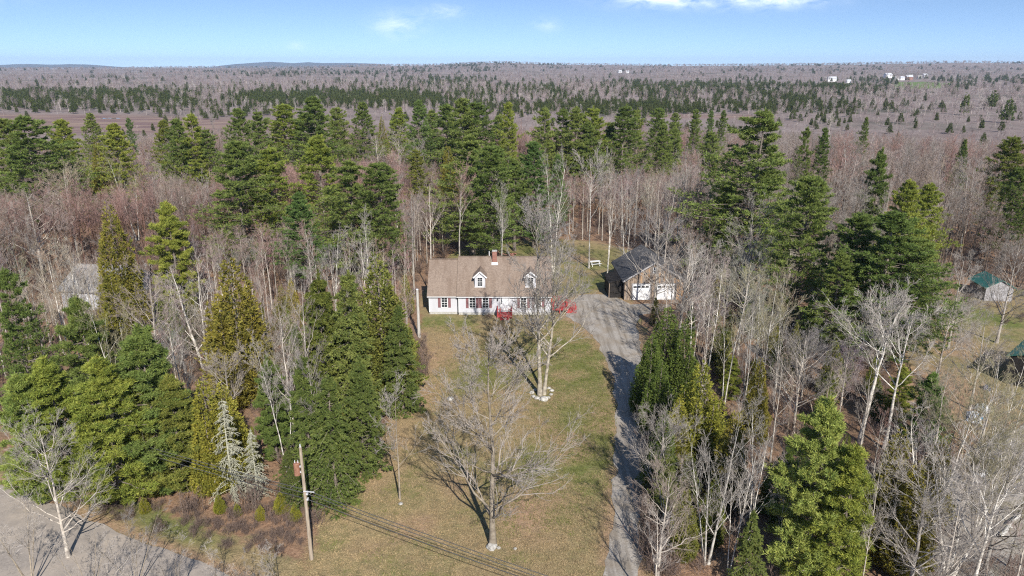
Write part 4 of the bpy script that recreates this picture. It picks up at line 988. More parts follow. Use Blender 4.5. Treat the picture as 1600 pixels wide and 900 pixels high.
# --- masses that nobody could count: geometry-node scatters of the same trees
def scatter_object(name, pts, scale, sources, label, color=(1, 1, 1), seed=0, tilt=0.0):
    g = np.random.default_rng(seed); n = len(pts)
    me = bpy.data.meshes.new(name); me.vertices.add(n)
    z = terrain(pts[:, 0], pts[:, 1])
    me.vertices.foreach_set('co', np.stack([pts[:, 0], pts[:, 1], z], 1).astype(np.float32).ravel())
    a = me.attributes.new('turn', 'FLOAT_VECTOR', 'POINT'); a.data.foreach_set('vector', np.stack([g.normal(0, tilt + 1e-6, n), g.normal(0, tilt + 1e-6, n), g.uniform(0, 6.28, n)], 1).astype(np.float32).ravel())
    a = me.attributes.new('size', 'FLOAT_VECTOR', 'POINT'); a.data.foreach_set('vector', np.ascontiguousarray(scale, np.float32).ravel())
    a = me.attributes.new('pick', 'INT', 'POINT'); a.data.foreach_set('value', g.integers(0, len(sources), n).astype(np.int32))
    o = link(name, me); o['kind'] = 'stuff'; o['label'] = label; o.color = (*color, 1)
    ng = bpy.data.node_groups.new(name + '_spread', 'GeometryNodeTree')
    ng.interface.new_socket('Geometry', in_out='INPUT', socket_type='NodeSocketGeometry'); ng.interface.new_socket('Geometry', in_out='OUTPUT', socket_type='NodeSocketGeometry')
    t = NT(ng); gi = t.node('NodeGroupInput'); go = t.node('NodeGroupOutput')
    ip = t.node('GeometryNodeInstanceOnPoints'); t.l.new(gi.outputs[0], ip.inputs['Points'])
    jn = t.node('GeometryNodeJoinGeometry')
    for src in sources:
        if isinstance(src, bpy.types.Object): src = (src,)
        j2 = t.node('GeometryNodeJoinGeometry')
        for ob in src:
            inf = t.node('GeometryNodeObjectInfo', transform_space='ORIGINAL'); inf.inputs['Object'].default_value = ob
            t.l.new(inf.outputs['Geometry'], j2.inputs[0])
        g2 = t.node('GeometryNodeGeometryToInstance'); t.l.new(j2.outputs[0], g2.inputs[0]); t.l.new(g2.outputs[0], jn.inputs[0])
    t.l.new(jn.outputs[0], ip.inputs['Instance']); ip.inputs['Pick Instance'].default_value = True
    for an, dt, sk in (('pick', 'INT', 'Instance Index'), ('turn', 'FLOAT_VECTOR', 'Rotation'), ('size', 'FLOAT_VECTOR', 'Scale')):
        na = t.node('GeometryNodeInputNamedAttribute', data_type=dt); na.inputs['Name'].default_value = an
        t.l.new(na.outputs['Attribute'], ip.inputs[sk])
    t.l.new(ip.outputs[0], go.inputs[0])
    md = o.modifiers.new('spread', 'NODES'); md.node_group = ng
    return o
def src_of(kind):
    """trunk and crown of one standing tree of every variant of a kind"""
    out = []
    for h0, tm, cm_ in LIB[kind]:
        tr = next((o for o in C.objects if o.data is tm), None); cr = next((o for o in C.objects if o.data is cm_), None)
        if tr and cr: out.append((tr, cr))
    return out
def sizes(g, n, h0, lo, hi, wlo=.85, whi=1.2):
    s = g.uniform(lo, hi, n) / h0; w = g.uniform(wlo, whi, n); return np.stack([s * w, s * w, s], 1)

rest = np.array(rest); g0 = np.random.default_rng(21)
BS = src_of('bare')
lowm = rest[:, 3] < 8.5
CS = src_of('clump')
for nm, mm, ti, lab in (('woods_thicket', lowm & (g0.random(len(rest)) < .55), 'brown', 'mass of low brownish bare thicket in the woods'), ('woods_scrub', lowm, 'pink', 'mass of low pinkish bare scrub in the woods')):
    if nm == 'woods_scrub': mm = lowm & ~used_m
    else: used_m = mm
    p = rest[mm]; hh = p[:, 3] / 9; ww = hh * g0.uniform(1.0, 1.5, len(p)); scatter_object(nm, p[:, :2], np.stack([ww, ww, hh], 1), CS, lab, TINT[ti], 4, .03)
rest = rest[~lowm]
nz = vnoise(rest[:, 0], rest[:, 1], 30, 77, 2) + g0.normal(0, .07, len(rest))
for nm, lo, hi, ti, lab in (('woods_grey', -1, .41, 'grey', 'mass of bare grey trees in the woods beyond the house'), ('woods_brown', .41, .50, 'brown', 'mass of bare brownish trees in the woods beyond the house'),
                            ('woods_pink', .50, .60, 'pink', 'mass of pinkish bare trees in the woods beyond the house'), ('woods_red', .60, 2, 'red', 'mass of red-budded trees in the woods beyond the house')):
    m = (nz >= lo) & (nz < hi); p = rest[m][:, :2]
    if len(p): hh = rest[m][:, 3] / 15; ww = np.maximum(hh, .5) * g0.uniform(.85, 1.2, len(p)); scatter_object(nm, p, np.stack([ww, ww, hh], 1), BS, lab, TINT[ti], 3, .03)

# --- low brush on the woods floor and along the edges
def brush_mesh(seed, n=26, h=1.6, mat='dark_brush'):
    g = np.random.default_rng(seed); parts = []
    P = []
    for i in range(n):
        a = g.uniform(0, 6.28); l = h * g.uniform(.5, 1.1); an = abs(g.normal(.35, .25)); s = np.linspace(0, 1, 4); b = g.normal(0, .35, 2)
        P.append(np.stack([b[0] + l * s * math.sin(an) * math.cos(a), b[1] + l * s * math.sin(an) * math.sin(a), l * (s * math.cos(an) - .15 * s * s)], 1))
    P = np.array(P); Rr = np.full((n, 4), .012); parts.append(tubes(P, Rr, 3))
    P2, L2, R2 = spawn(P, np.full(n, h), Rr, 5, .25, 1, 42, .35, 2, g, .05, .1, .8); parts.append(tubes(P2, np.full(R2.shape, .008), 3))
    V, T = join(parts); return mesh_tris('brush', V, T, mat)
brush_src = []
for s, (px, py, lab) in enumerate(((1030, 815, 'reddish-brown bramble bush at the lower driveway edge'), (1045, 770, 'taller brown bramble bush beside the driveway'), (300, 800, 'brown bush on the bank above the road'))):
    x, y = G(px, py); o = link('bramble_bush', brush_mesh(500 + s, 34, 2.0)); o.location = (x, y, 0); tag(o, lab, 'bush', 'brown bramble bushes'); brush_src.append(o)
gb = np.random.default_rng(41)
bp = scatter_pts(9000, 38, 150, R(41), lambda r: 1.6, 43, lambda x, y: ~openground(x, y, .3))
bank = gp((60, 768), (300, 792), (470, 790), (480, 860), (400, 870), (250, 835), (120, 795)); xs_ = gb.uniform(-45, -10, 9000); ys_ = gb.uniform(37, 50, 9000); k_ = inpoly(xs_, ys_, bank)
bankp = np.stack([xs_[k_], ys_[k_]], 1)[:130]
scatter_object('bank_brush', bankp, sizes(gb, len(bankp), 2.0, .35, 1.0), brush_src, 'low brown twigs on the bank above the road', (1, 1, 1), 15)
xs_ = gb.uniform(28, 85, 20000); ys_ = gb.uniform(48, 102, 20000); k_ = (polydist(xs_, ys_, LAWN2) > 0) & (vnoise(xs_, ys_, 5, 23, 2) > .52)
clp = np.stack([xs_[k_], ys_[k_]], 1)[:150]
scatter_object('clearing_brush', clp, sizes(gb, len(clp), 2.0, .3, .9), brush_src, 'low brown twigs scattered over the right clearing', (1, 1, 1), 16)
scatter_object('undergrowth', bp, sizes(gb, len(bp), 2.0, .8, 2.4), brush_src, 'tangle of brown leafless undergrowth on the woods floor', (1, 1, 1), 5)
ed = gp((1012, 690), (1045, 690), (1050, 905), (1008, 905)); xs_ = gb.uniform(-20, 40, 40000); ys_ = gb.uniform(36, 60, 40000); k_ = inpoly(xs_, ys_, ed)
ep = np.stack([xs_[k_], ys_[k_]], 1)[:70]
scatter_object('bramble_thicket', ep, sizes(gb, len(ep), 2.0, 1.0, 2.3), brush_src, 'reddish-brown bramble thicket along the lower driveway', (1, 1, 1), 6)

# --- far woods
def far_bare(seed):
    g = np.random.default_rng(seed); P0, R0 = stem(g, 12, .14, 4, .03, .01, .2); a = [tubes(P0, R0, 3)]
    P1, L1, R1 = spawn(P0, np.array([12.0]), R0, 18, .35, 1, 36, .32, 3, g, .35, .1, .6); a.append(tubes(P1, np.maximum(R1, .035), 3))
    P2, L2, R2 = spawn(P1, L1, R1, 9, .2, 1, 34, .55, 2, g, .2, .1, .7); a.append(tubes(P2, np.full(R2.shape, .024), 3))
    return mesh_tris('far_bare', *join(a), 'bare_twigs')
def far_pine(seed, slim=1.0):
    g = np.random.default_rng(seed); n = 330; u = 1 - np.sqrt(g.uniform(0, 1, n)); a = g.uniform(0, 6.28, n)
    rr = 3.0 * slim * ((1 - u) ** .8 + .06) * g.uniform(.35, 1.1, n) * (1 + .25 * np.sin(3 * a + 9 * u + g.uniform(0, 6)))
    pos = np.stack([rr * np.cos(a), rr * np.sin(a), 14 * (.12 + .88 * u)], 1); out = np.stack([np.cos(a), np.sin(a), np.full(n, .35)], 1)
    V, T = blades(pos, out, 4, 1.1, .7, g, .5, .2); P0, R0 = stem(g, 13, .18, 3, .01, .01, .2); V2, T2 = tubes(P0, R0, 3)
    Vj, Tj = join([(V, T), (V2, T2)]); mi = np.concatenate([np.zeros(len(T), int), np.ones(len(T2), int)])
    return mesh_tris('far_pine', Vj, Tj, ['hemlock_needles', 'pine_bark'], mi)
def one(name, me, px, py, lab, cat, h, s=1.0, col=None):
    x, y = G(px, py, h); o = link(name, me); o.location = (x, y, float(terrain(x, y))); o.scale = (s, s, s); tag(o, lab, cat)
    if col: o.color = (*col, 1)
    return o
FB = [one('bare_tree', far_bare(600 + i), px, 176, lab, 'bare tree', 12, 1, TINT['grey']) for i, (px, lab) in enumerate(((840, 'far bare tree beyond the pine row above the chimney'), (1180, 'far bare tree just left of the huge pine top'), (330, 'far bare tree at the near edge of the bog'), (1300, 'far bare tree right of the huge pine')))]
FP = [one('pine_tree', far_pine(620 + i, (1, .75, 1.2)[i]), px, py, lab, 'pine tree', 14, 1, None) for i, (px, py, lab) in enumerate(((1580, 152, 'single dark far pine at the right edge of the grey woods'), (1512, 145, 'dark far pine left of the right edge in the grey woods'), (1555, 140, 'far pine standing between two dark pines at right')))]
for o in FP: o.color = (1, 1, 1, 1)
far = scatter_pts(90000, 325, 1150, R(40), lambda r: 3.6 + (r - 325) * .0125, 71, lambda x, y: ((polydist(x, y, BOG) < -6) & (polydist(x, y, BOG2) < -4)) | ((vnoise(x, y * .5, 30, 55, 2) > .56) & (polydist(x, y, BOG) < 45)))
far2 = scatter_pts(60000, 1150, 5600, R(40), lambda r: 12 + (r - 1150) * .0095, 72, lambda x, y: (polydist(x, y, FIELD) < 5) & (polydist(x, y, FIELD2) < 5))
fa = np.vstack([far, far2]); ff = np.hypot(fa[:, 0], fa[:, 1])
fz = terrain(fa[:, 0], fa[:, 1])
dz_ = fz + 12 - CAMH; dd = fa[:, 1] * math.cos(PITCH) - dz_ * math.sin(PITCH); fpy = 450 - FPX * (fa[:, 1] * math.sin(PITCH) + dz_ * math.cos(PITCH)) / dd; fpx = 800 + FPX * fa[:, 0] / dd
cn_ = vnoise(fa[:, 0], fa[:, 1] * .35, 110, 91, 3)
def band(px0, px1, py0, py1, soft=25, st=1.0):
    e = 4.0
    return st / (1 + np.exp(-(fpx - px0) / soft)) / (1 + np.exp((fpx - px1) / soft)) / (1 + np.exp(-(fpy - py0) / e * 2)) / (1 + np.exp((fpy - py1) / e * 2))
pc = .05 + .0 * fpx
for b_args in ((-100, 330, 129, 145, 30, .95), (330, 800, 131, 143, 40, .95), (560, 900, 115, 124, 40, .6), (700, 1250, 136, 150, 40, .85), (850, 1420, 120, 146, 50, .85), (-100, 420, 145, 172, 40, .30),
               (1240, 1330, 140, 160, 20, .4), (1450, 1620, 112, 128, 20, .35), (380, 700, 104, 112, 40, .5), (700, 850, 97, 104, 20, .7), (1050, 1600, 101, 108, 60, .35), (1340, 1400, 116, 128, 12, .9), (1480, 1502, 116, 132, 8, .9)):
    pc = np.maximum(pc, band(*b_args))
pc = np.clip(pc * (.15 + 1.9 * cn_) + (cn_ - .58) * .9 * (fpy < 140), .012, .97)
gfar = np.random.default_rng(81); con = gfar.random(len(fa)) < pc
ex = con & (pc > .55); extra = fa[ex] + gfar.normal(0, 5, (ex.sum(), 2)) * np.clip(ff[ex] / 700, 1, 4)[:, None]
big = np.clip(1 + (ff - 1300) / 3800, 1, 2.2)
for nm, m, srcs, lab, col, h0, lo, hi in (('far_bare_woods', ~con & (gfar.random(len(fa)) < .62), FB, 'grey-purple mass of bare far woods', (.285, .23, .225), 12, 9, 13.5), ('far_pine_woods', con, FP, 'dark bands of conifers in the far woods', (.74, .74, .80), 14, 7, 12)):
    p = fa[m]; bg_ = big[m]
    if 'pine' in nm: p = np.vstack([p, extra]); bg_ = np.concatenate([bg_, big[ex]])
    sz = sizes(gfar, len(p), h0, lo, hi, .9, 1.3); low_ = np.interp(np.hypot(p[:, 0], p[:, 1]), [325, 430, 560, 760, 1500], [.26, .30, .55, .80, 1.0] if 'bare' in nm else [.45, .5, .6, .8, 1.0]); sz *= low_[:, None]; sz[:, :2] *= (bg_ ** 1.6)[:, None] * (1.25 if 'bare' in nm else 1.0)
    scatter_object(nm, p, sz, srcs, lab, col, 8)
m = ~con; rest_m = m.copy()
p = fa[m][gfar.random(m.sum()) < .38]; sz = sizes(gfar, len(p), 12, 9, 13, .9, 1.3); sz *= np.interp(np.hypot(p[:, 0], p[:, 1]), [325, 430, 560, 760, 1500], [.2, .28, .6, .8, .9])[:, None]; sz[:, :2] *= 1.2
scatter_object('far_pale_woods', p, sz, FB, 'pale grey stems scattered through the far woods', (.40, .36, .335), 9)

# ------------------------------------------------------------------ house
HX0, HXJ, HX1, HY = -10.8, -6.95, 5.0, 86.4
def window(parent, xc, z0, w, h, y, panes=(2, 4)):
    wn_ = Acc().box(xc - w / 2 - .09, xc + w / 2 + .09, y - .06, y - .005, z0 - .09, z0).box(xc - w / 2 - .09, xc + w / 2 + .09, y - .06, y - .005, z0 + h, z0 + h + .09) \
        .box(xc - w / 2 - .09, xc - w / 2, y - .06, y - .005, z0, z0 + h).box(xc + w / 2, xc + w / 2 + .09, y - .06, y - .005, z0, z0 + h).obj('window', 'white_trim', parent)
    nx, nz_ = panes
    for i in range(nx):
        for j in range(nz_):
            x0 = xc - w / 2 + w * i / nx; zb = z0 + h * j / nz_
            Acc().box(x0 + .02, x0 + w / nx - .02, y - .03, y - .012, zb + .02, zb + h / nz_ - .02).obj('pane', 'window_glass', wn_)
    mu = Acc()
    for i in range(1, nx): mu.box(xc - w / 2 + w * i / nx - .018, xc - w / 2 + w * i / nx + .018, y - .05, y - .01, z0, z0 + h)
    for j in range(1, nz_):
        t_h = .035 if j == nz_ // 2 else .016
        for i in range(nx): mu.box(xc - w / 2 + w * i / nx + .02, xc - w / 2 + w * (i + 1) / nx - .02, y - .048, y - .011, z0 + h * j / nz_ - t_h, z0 + h * j / nz_ + t_h)
    mu.obj('muntins', 'white_trim', wn_)
    return wn_
def shutter(parent, xc, z0, w, h, y):
    s = Acc().box(xc - w / 2, xc - w / 2 + .05, y - .05, y - .004, z0, z0 + h).box(xc + w / 2 - .05, xc + w / 2, y - .05, y - .004, z0, z0 + h)
    for q in (0, .47, .94): s.box(xc - w / 2 + .05, xc + w / 2 - .05, y - .05, y - .004, z0 + h * q, z0 + h * q + .06 * h)
    s.box(xc - w / 2 + .05, xc + w / 2 - .05, y - .03, y - .006, z0 + .06 * h, z0 + .47 * h).box(xc - w / 2 + .05, xc + w / 2 - .05, y - .03, y - .006, z0 + .53 * h, z0 + .94 * h)
    return s.obj('shutter', 'shutter_red', parent)
def gable_roof(parent, x0, x1, yf, yb, ze, zr, th=.16, mat='brown_shingles', oh=.3):
    """ridge along x; two slabs that meet at the ridge"""
    ym = (yf + yb) / 2; sl = (zr - ze) / (ym - yf)
    f = Acc().prism([(yf - oh, ze - oh * sl + .02), (ym, zr + .02), (ym, zr + .02 + th), (yf - oh, ze - oh * sl + .02 + th)], x0, x1, 'x').obj('roof', mat, parent)
    Acc().prism([(yb + oh, ze - oh * sl + .02), (yb + oh, ze - oh * sl + .02 + th), (ym + .003, zr + .02 + th), (ym + .003, zr + .02)], x0, x1, 'x').obj('roof_slope', mat, f)
    Acc().bar((x0 + .02, ym, zr + th + .02), (x1 - .02, ym, zr + th + .02), .26, .06).obj('ridge_cap', mat, f)
    return f
def house():
    e = thing('house', 'white cape house with brown shingle roof, two dormers and red shutters', 'house', (0, 0, 0))
    DY, ZE, ZR = 8.6, 2.72, 6.55
    ym = HY + DY / 2; WY0, WY1 = HY + .22, HY + 8.2
    Acc().prism([(HY, .32), (HY + DY, .32), (HY + DY, ZE), (ym, ZR - .02), (HY, ZE)], HXJ, HX1, 'x').obj('wall', 'white_siding', e)
    Acc().prism([(WY0, .32), (WY1, .32), (WY1, ZE - .02), ((WY0 + WY1) / 2, ZR - .32), (WY0, ZE - .02)], HX0, HXJ - .004, 'x').obj('wing_wall', 'white_siding', e)
    Acc().box(HXJ + .03, HX1 - .03, HY + .04, HY + DY - .04, -.3, .32).box(HX0 + .03, HXJ - .03, WY0 + .04, WY1 - .04, -.3, .318).obj('foundation', 'concrete', e)
    r = gable_roof(e, HXJ - .22, HX1 + .22, HY, HY + DY, ZE, ZR)
    w = gable_roof(e, HX0 - .2, HXJ - .225, WY0, WY1, ZE - .04, ZR - .33)
    # gutters, fascia, corner boards, downspout
    Acc().box(HXJ - .2, HX1 + .2, HY - .31, HY - .2, ZE - .27, ZE - .15).obj('gutter', 'white_trim', e)
    Acc().box(HX0 - .18, HXJ - .25, WY0 - .31, WY0 - .2, ZE - .31, ZE - .19).obj('gutter', 'white_trim', e)
    Acc().box(HXJ, HX1, HY - .19, HY - .002, ZE - .27, ZE - .22).obj('soffit', 'white_trim', e)
    for x in (HXJ + .002, HX1 - .1): Acc().box(x, x + .1, HY - .03, HY - .001, .33, ZE - .28).obj('corner_board', 'white_trim', e)
    Acc().box(HX0 - .002, HX0 + .1, WY0 - .03, WY0 - .001, .33, ZE - .3).obj('corner_board', 'white_trim', e)
    Acc().box(HXJ - .1, HXJ - .02, HY - .06, HY + .02, .05, ZE - .25).obj('downspout', 'black_metal', e)
    for xc, p in ((-8.78, WY0), (-5.14, HY), (-3.44, HY), (1.49, HY), (3.40, HY)):
        window(e, xc, 1.0, .72, 1.32, p)
        for s in (-1, 1): shutter(e, xc + s * .66, .95, .34, 1.42, p)
    d = Acc().box(-1.42, -.38, HY - .04, HY - .003, .48, 2.42).obj('door', 'white_door', e)
    for (x0, x1) in ((-1.32, -.95), (-.86, -.48)):
        for (z0, z1) in ((.6, 1.2), (1.3, 1.75), (1.85, 2.3)): Acc().box(x0, x1, HY - .055, HY - .041, z0, z1).obj('door_panel', 'white_door', d)
    Acc().cyl((-.47, HY - .041, 1.35), (-.47, HY - .1, 1.35), .03).obj('handle', 'black_metal', d)
    fr = Acc().box(-1.55, -1.425, HY - .07, HY - .002, .45, 2.55).box(-.375, -.25, HY - .07, HY - .002, .45, 2.55).box(-1.425, -.375, HY - .07, HY - .002, 2.425, 2.55).obj('door_frame', 'white_trim', e)
    Acc().box(-1.41, -1.33, HY - .075, HY - .058, 1.5, 2.35).obj('door_shadow_strip', 'window_glass', e)  # dark glass strip added in place of the storm door's shadow
    l = Acc().box(-1.95, -1.8, HY - .16, HY - .002, 1.95, 2.2).obj('porch_lamp', 'black_metal', e)
    # dormers
    sl = (ZR - ZE) / (DY / 2)
    for xc in (-4.15, 2.42):
        yf = HY + .75; zb = ZE + (yf - HY) * sl + .12; hw = .68; zt = zb + 1.5; zp = zt + .62; yb = HY + (zt - ZE) / sl; yp = HY + (zp - ZE) / sl
        dm = Acc().add([(xc - hw, yf, zb), (xc + hw, yf, zb), (xc + hw, yf, zt), (xc, yf, zp), (xc - hw, yf, zt), (xc - hw, yb, zt), (xc + hw, yb, zt), (xc, yp, zp), (xc - hw, yf + .2, zb), (xc + hw, yf + .2, zb)],
                       [(0, 1, 2, 3, 4), (0, 4, 5, 8), (1, 9, 6, 2), (2, 6, 7, 3), (4, 3, 7, 5), (0, 8, 9, 1), (8, 5, 6, 9), (5, 7, 6)]).obj('dormer', 'white_siding', e)
        o = .2; th = .09; sd_ = .62 / hw
        for s in (-1, 1):
            a = [(xc, yf - .16, zp + .03), (xc + s * (hw + o), yf - .16, zt + .03 - o * sd_), (xc + s * (hw + o), yb + .12 - o * sd_ * .4, zt + .03 - o * sd_), (xc, yp + .2, zp + .03)]
            rf = Acc().add([*a, *[(p[0], p[1], p[2] + th) for p in a]], [(0, 3, 2, 1), (4, 5, 6, 7), (0, 1, 5, 4), (1, 2, 6, 5), (2, 3, 7, 6), (3, 0, 4, 7)]).obj('dormer_roof', 'brown_shingles', dm)
            Acc().bar((xc + s * .01, yf - .18, zp + .0), (xc + s * (hw + o), yf - .18, zt - o * sd_ + .0), .05, .17).obj('rake_board', 'white_trim', dm)
        window(dm, xc, zb + .2, .62, 1.12, yf)
        Acc().box(xc - hw - .03, xc + hw + .03, yf - .06, yf - .001, zb - .1, zb + .06).obj('sill', 'white_trim', dm)
    # chimney: courses of brick, pale cap and flashing
    cx, cy = -2.3, ym - .45; ch = bpy.data.objects.new('chimney', None); C.objects.link(ch); ch.parent = e
    zc = ZR - .5
    for k in range(9):
        q = .29 + (.0 if k % 2 else .006); Acc().box(cx - q, cx + q, cy - q, cy + q, zc + k * .17, zc + k * .17 + .158).obj('brick', 'brick', ch)
    Acc().box(cx - .27, cx + .27, cy - .27, cy + .27, zc - .5, zc + 9 * .17 - .02).obj('mortar_core', 'concrete', ch)
    Acc().box(cx - .33, cx + .33, cy - .33, cy + .33, zc + 1.53, zc + 1.61).obj('chimney_cap', 'concrete', ch)
    zf = ZE + (cy - .5 - HY) * sl + .2
    Acc().bar((cx, cy - .62, zf - .08), (cx, cy - .3, zf + .2), .8, .05).obj('flashing', 'white_trim', ch)
    Acc().cyl((cx - .75, ym + .5, ZR - .5), (cx - .75, ym + .5, ZR + .75), .06).obj('vent_pipe', 'white_trim', e)
house()
def red_steps():
    e = thing('front_steps', 'small red wooden porch with three steps at the white front door', 'steps', (-.95, HY, 0))
    for k in range(8): Acc().box(-.95, .95, -.16 - .145 * k - .135, -.16 - .145 * k, .40, .45).obj('plank', 'deck_red', e)
    for k in range(3): Acc().box(-.48, .48, -1.62 - .26 * k, -1.36 - .26 * k, .30 - .12 * k, .34 - .12 * k).obj('step', 'deck_red', e)
    for s in (-1, 1): Acc().prism([(-1.36, .0), (-1.36, .38), (-2.15, .02), (-2.15, .0)], s * .5 - .03, s * .5 + .03, 'x').obj('stringer', 'deck_red', e)
    Acc().box(-.95, .95, -1.36, -1.32, .12, .398).obj('skirt', 'deck_red', e)
    for x, y in ((-.93, -.2), (.93, -.2), (-.93, -1.28), (.93, -1.28), (-.55, -1.28), (.55, -1.28)): Acc().box(x - .05, x + .05, y - .05, y + .05, 0, 1.32).obj('post', 'deck_red', e)
    for x in (-.93, .93):
        Acc().box(x - .045, x + .045, -1.23, -.25, 1.20, 1.26).obj('rail', 'deck_red', e)
        for q in range(6): Acc().box(x - .02, x + .02, -1.16 + q * .16, -1.12 + q * .16, .45, 1.2).obj('baluster', 'deck_red', e)
    for x0, x1 in ((-.88, -.6), (.6, .88)): Acc().box(x0, x1, -1.32, -1.24, 1.20, 1.26).obj('rail', 'deck_red', e)
    for x in (-.74, .74): Acc().box(x - .02, x + .02, -1.3, -1.26, .45, 1.2).obj('baluster', 'deck_red', e)
red_steps()
def red_deck():
    e = thing('side_deck', 'red wooden side deck with railings and stairs at the right end of the house', 'deck', (5.25, HY + .6, 0))
    for k in range(13): Acc().box(0.02, 2.0, k * .19, k * .19 + .178, .62, .67).obj('plank', 'deck_red', e)
    for k in range(4): Acc().box(2.05 + .27 * k, 2.31 + .27 * k, .1, 1.2, .5 - .15 * k, .54 - .15 * k).obj('step', 'deck_red', e)
    for y in (.06, 1.24): Acc().prism([(2.01, 0), (2.01, .6), (3.2, .02), (3.2, 0)], y - .03, y + .03, 'y').obj('stringer', 'deck_red', e)
    for x, y in ((.08, 0), (1.95, 0), (1.95, 1.3), (1.95, 2.4), (.08, 2.4), (1.0, 0), (1.0, 2.4)): Acc().box(x - .05, x + .05, y - .05, y + .05, 0, 1.62).obj('post', 'deck_red', e)
    for y in (.06, 1.24):
        Acc().box(3.1, 3.2, y - .05, y + .05, 0, 1.0).obj('post', 'deck_red', e)
        Acc().bar((1.98, y, 1.55), (3.17, y, .98), .08, .06).obj('rail', 'deck_red', e)
        for q in range(6): Acc().bar((2.15 + q * .16, y, .55 - q * .08), (2.15 + q * .16, y, 1.47 - q * .078), .04).obj('baluster', 'deck_red', e)
    for (a, b) in (((.13, 0), (1.9, 0)), ((.13, 2.4), (1.9, 2.4)), ((1.95, 1.35), (1.95, 2.35))):
        Acc().bar((*a, 1.57), (*b, 1.57), .09, .06).obj('rail', 'deck_red', e)
        L = math.hypot(b[0] - a[0], b[1] - a[1]); n = int(L / .17)
        for q in range(n):
            f = (q + .5) / n; x = a[0] + (b[0] - a[0]) * f; y = a[1] + (b[1] - a[1]) * f; Acc().box(x - .02, x + .02, y - .02, y + .02, .67, 1.54).obj('baluster', 'deck_red', e)
    for (x0, x1, y0, y1) in ((0, 2.0, -.04, 0), (0, 2, 2.47, 2.51)): Acc().box(x0, x1, y0, y1, .42, .618).obj('skirt', 'deck_red', e)
red_deck()
# ------------------------------------------------------------------ garage
def garage():
    gx, gy = G(975, 469); W, D, ZE, ZR = 8.1, 9.4, 2.9, 5.4
    e = thing('garage', 'weathered wooden two-door garage with dark grey roof beside the driveway', 'garage', (gx, gy, 0), R(1.5))
    # rear, sides and core behind the front boards
    Acc().prism([(.04, 0), (W - .04, 0), (W - .04, ZE - .03), (W / 2, ZR - .05), (.04, ZE - .03)], .06, D, 'y').obj('wall', 'barn_board_1', e)
    nb = 38; bw = W / nb
    doors = ((1.05, 3.6), (4.45, 7.0))
    for k in range(nb):
        x0 = k * bw; x1 = x0 + bw - .012; xm = (x0 + x1) / 2; zt = lambda x: ZE + (ZR - ZE) * (1 - abs(x - W / 2) / (W / 2)) - .03
        ind = [d for d in doors if d[0] - .1 < xm < d[1] + .1]; zb = 2.42 if ind else .02
        yo = random.uniform(.0, .016)
        Acc().add([(x0, yo, zb), (x1, yo, zb), (x1, yo, zt(x1)), (x0, yo, zt(x0)), (x0, .058, zb), (x1, .058, zb), (x1, .058, zt(x1)), (x0, .058, zt(x0))],
                  [(0, 1, 2, 3), (5, 4, 7, 6), (0, 3, 7, 4), (1, 5, 6, 2), (3, 2, 6, 7), (0, 4, 5, 1)]).obj('board', 'barn_board_%d' % random.choice((0, 0, 1, 1, 2)), e)
    for x0, x1 in doors:
        d = Acc().box(x0 + .1, x1 - .1, .02, .056, .03, 2.3).obj('garage_door', 'white_door', e)
        for r_ in range(4):
            for c_ in range(4):
                px = x0 + .16 + c_ * (x1 - x0 - .32) / 4; pw = (x1 - x0 - .32) / 4 - .1
                if r_ == 3: Acc().box(px + .02, px + pw, .008, .019, .09 + r_ * .56, .09 + r_ * .56 + .24).obj('pane', 'window_glass', d)
                else: Acc().box(px, px + pw, .010, .019, .09 + r_ * .56, .09 + r_ * .56 + .44).obj('door_panel', 'white_door', d)
        Acc().box(x0 - .02, x0 + .098, -.02, .057, .02, 2.42).box(x1 - .098, x1 + .02, -.02, .057, .02, 2.42).box(x0 + .1, x1 - .1, -.02, .057, 2.3, 2.418).obj('door_frame', 'grey_boards', e)
    window(e, W / 2 + .05, 3.95, .5, .62, -.005, (2, 2))
    Acc().cyl((W / 2 - 1.25, -.02, 3.9), (W / 2 - 1.25, -.22, 3.84), .10, .14).obj('lamp', 'black_metal', e)
    sl = (ZR - ZE) / (W / 2); oh = .35; th = .14
    for s in (-1, 1):
        pts = [(W / 2 + s * .002, ZR), (W / 2 + s * (W / 2 + oh), ZE - oh * sl), (W / 2 + s * (W / 2 + oh), ZE - oh * sl + th), (W / 2 + s * .002, ZR + th)]
        r_ = Acc().prism(pts, -.35, D + .3, 'y').obj('roof', 'grey_shingles', e)
        Acc().bar((W / 2 + s * .03, -.37, ZR + .03), (W / 2 + s * (W / 2 + oh), -.37, ZE - oh * sl + .04), .04, .2).obj('rake_board', 'grey_boards', r_)
    # lean-to on the left side; its near-black colour holds wall shade and black tarp
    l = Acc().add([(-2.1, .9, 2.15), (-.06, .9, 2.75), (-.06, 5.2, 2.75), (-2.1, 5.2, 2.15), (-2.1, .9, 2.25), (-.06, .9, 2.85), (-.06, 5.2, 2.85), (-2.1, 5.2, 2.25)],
                  [(0, 3, 2, 1), (4, 5, 6, 7), (0, 1, 5, 4), (1, 2, 6, 5), (2, 3, 7, 6), (3, 0, 4, 7)]).obj('lean_to', 'shade_black_boards', e)
    for k in range(9): Acc().box(-1.95, -1.9, 1.1 + k * .45, 1.1 + k * .45 + .43, 0, 2.17).obj('board', 'shade_black_boards', l)
    for k in range(9): Acc().box(-1.89 + k * .2, -1.7 + k * .2, 1.05, 1.1, 0, 2.2 + .05 * k).obj('board', 'shade_black_boards', l)
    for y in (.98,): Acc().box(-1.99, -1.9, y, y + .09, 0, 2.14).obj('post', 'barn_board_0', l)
garage()
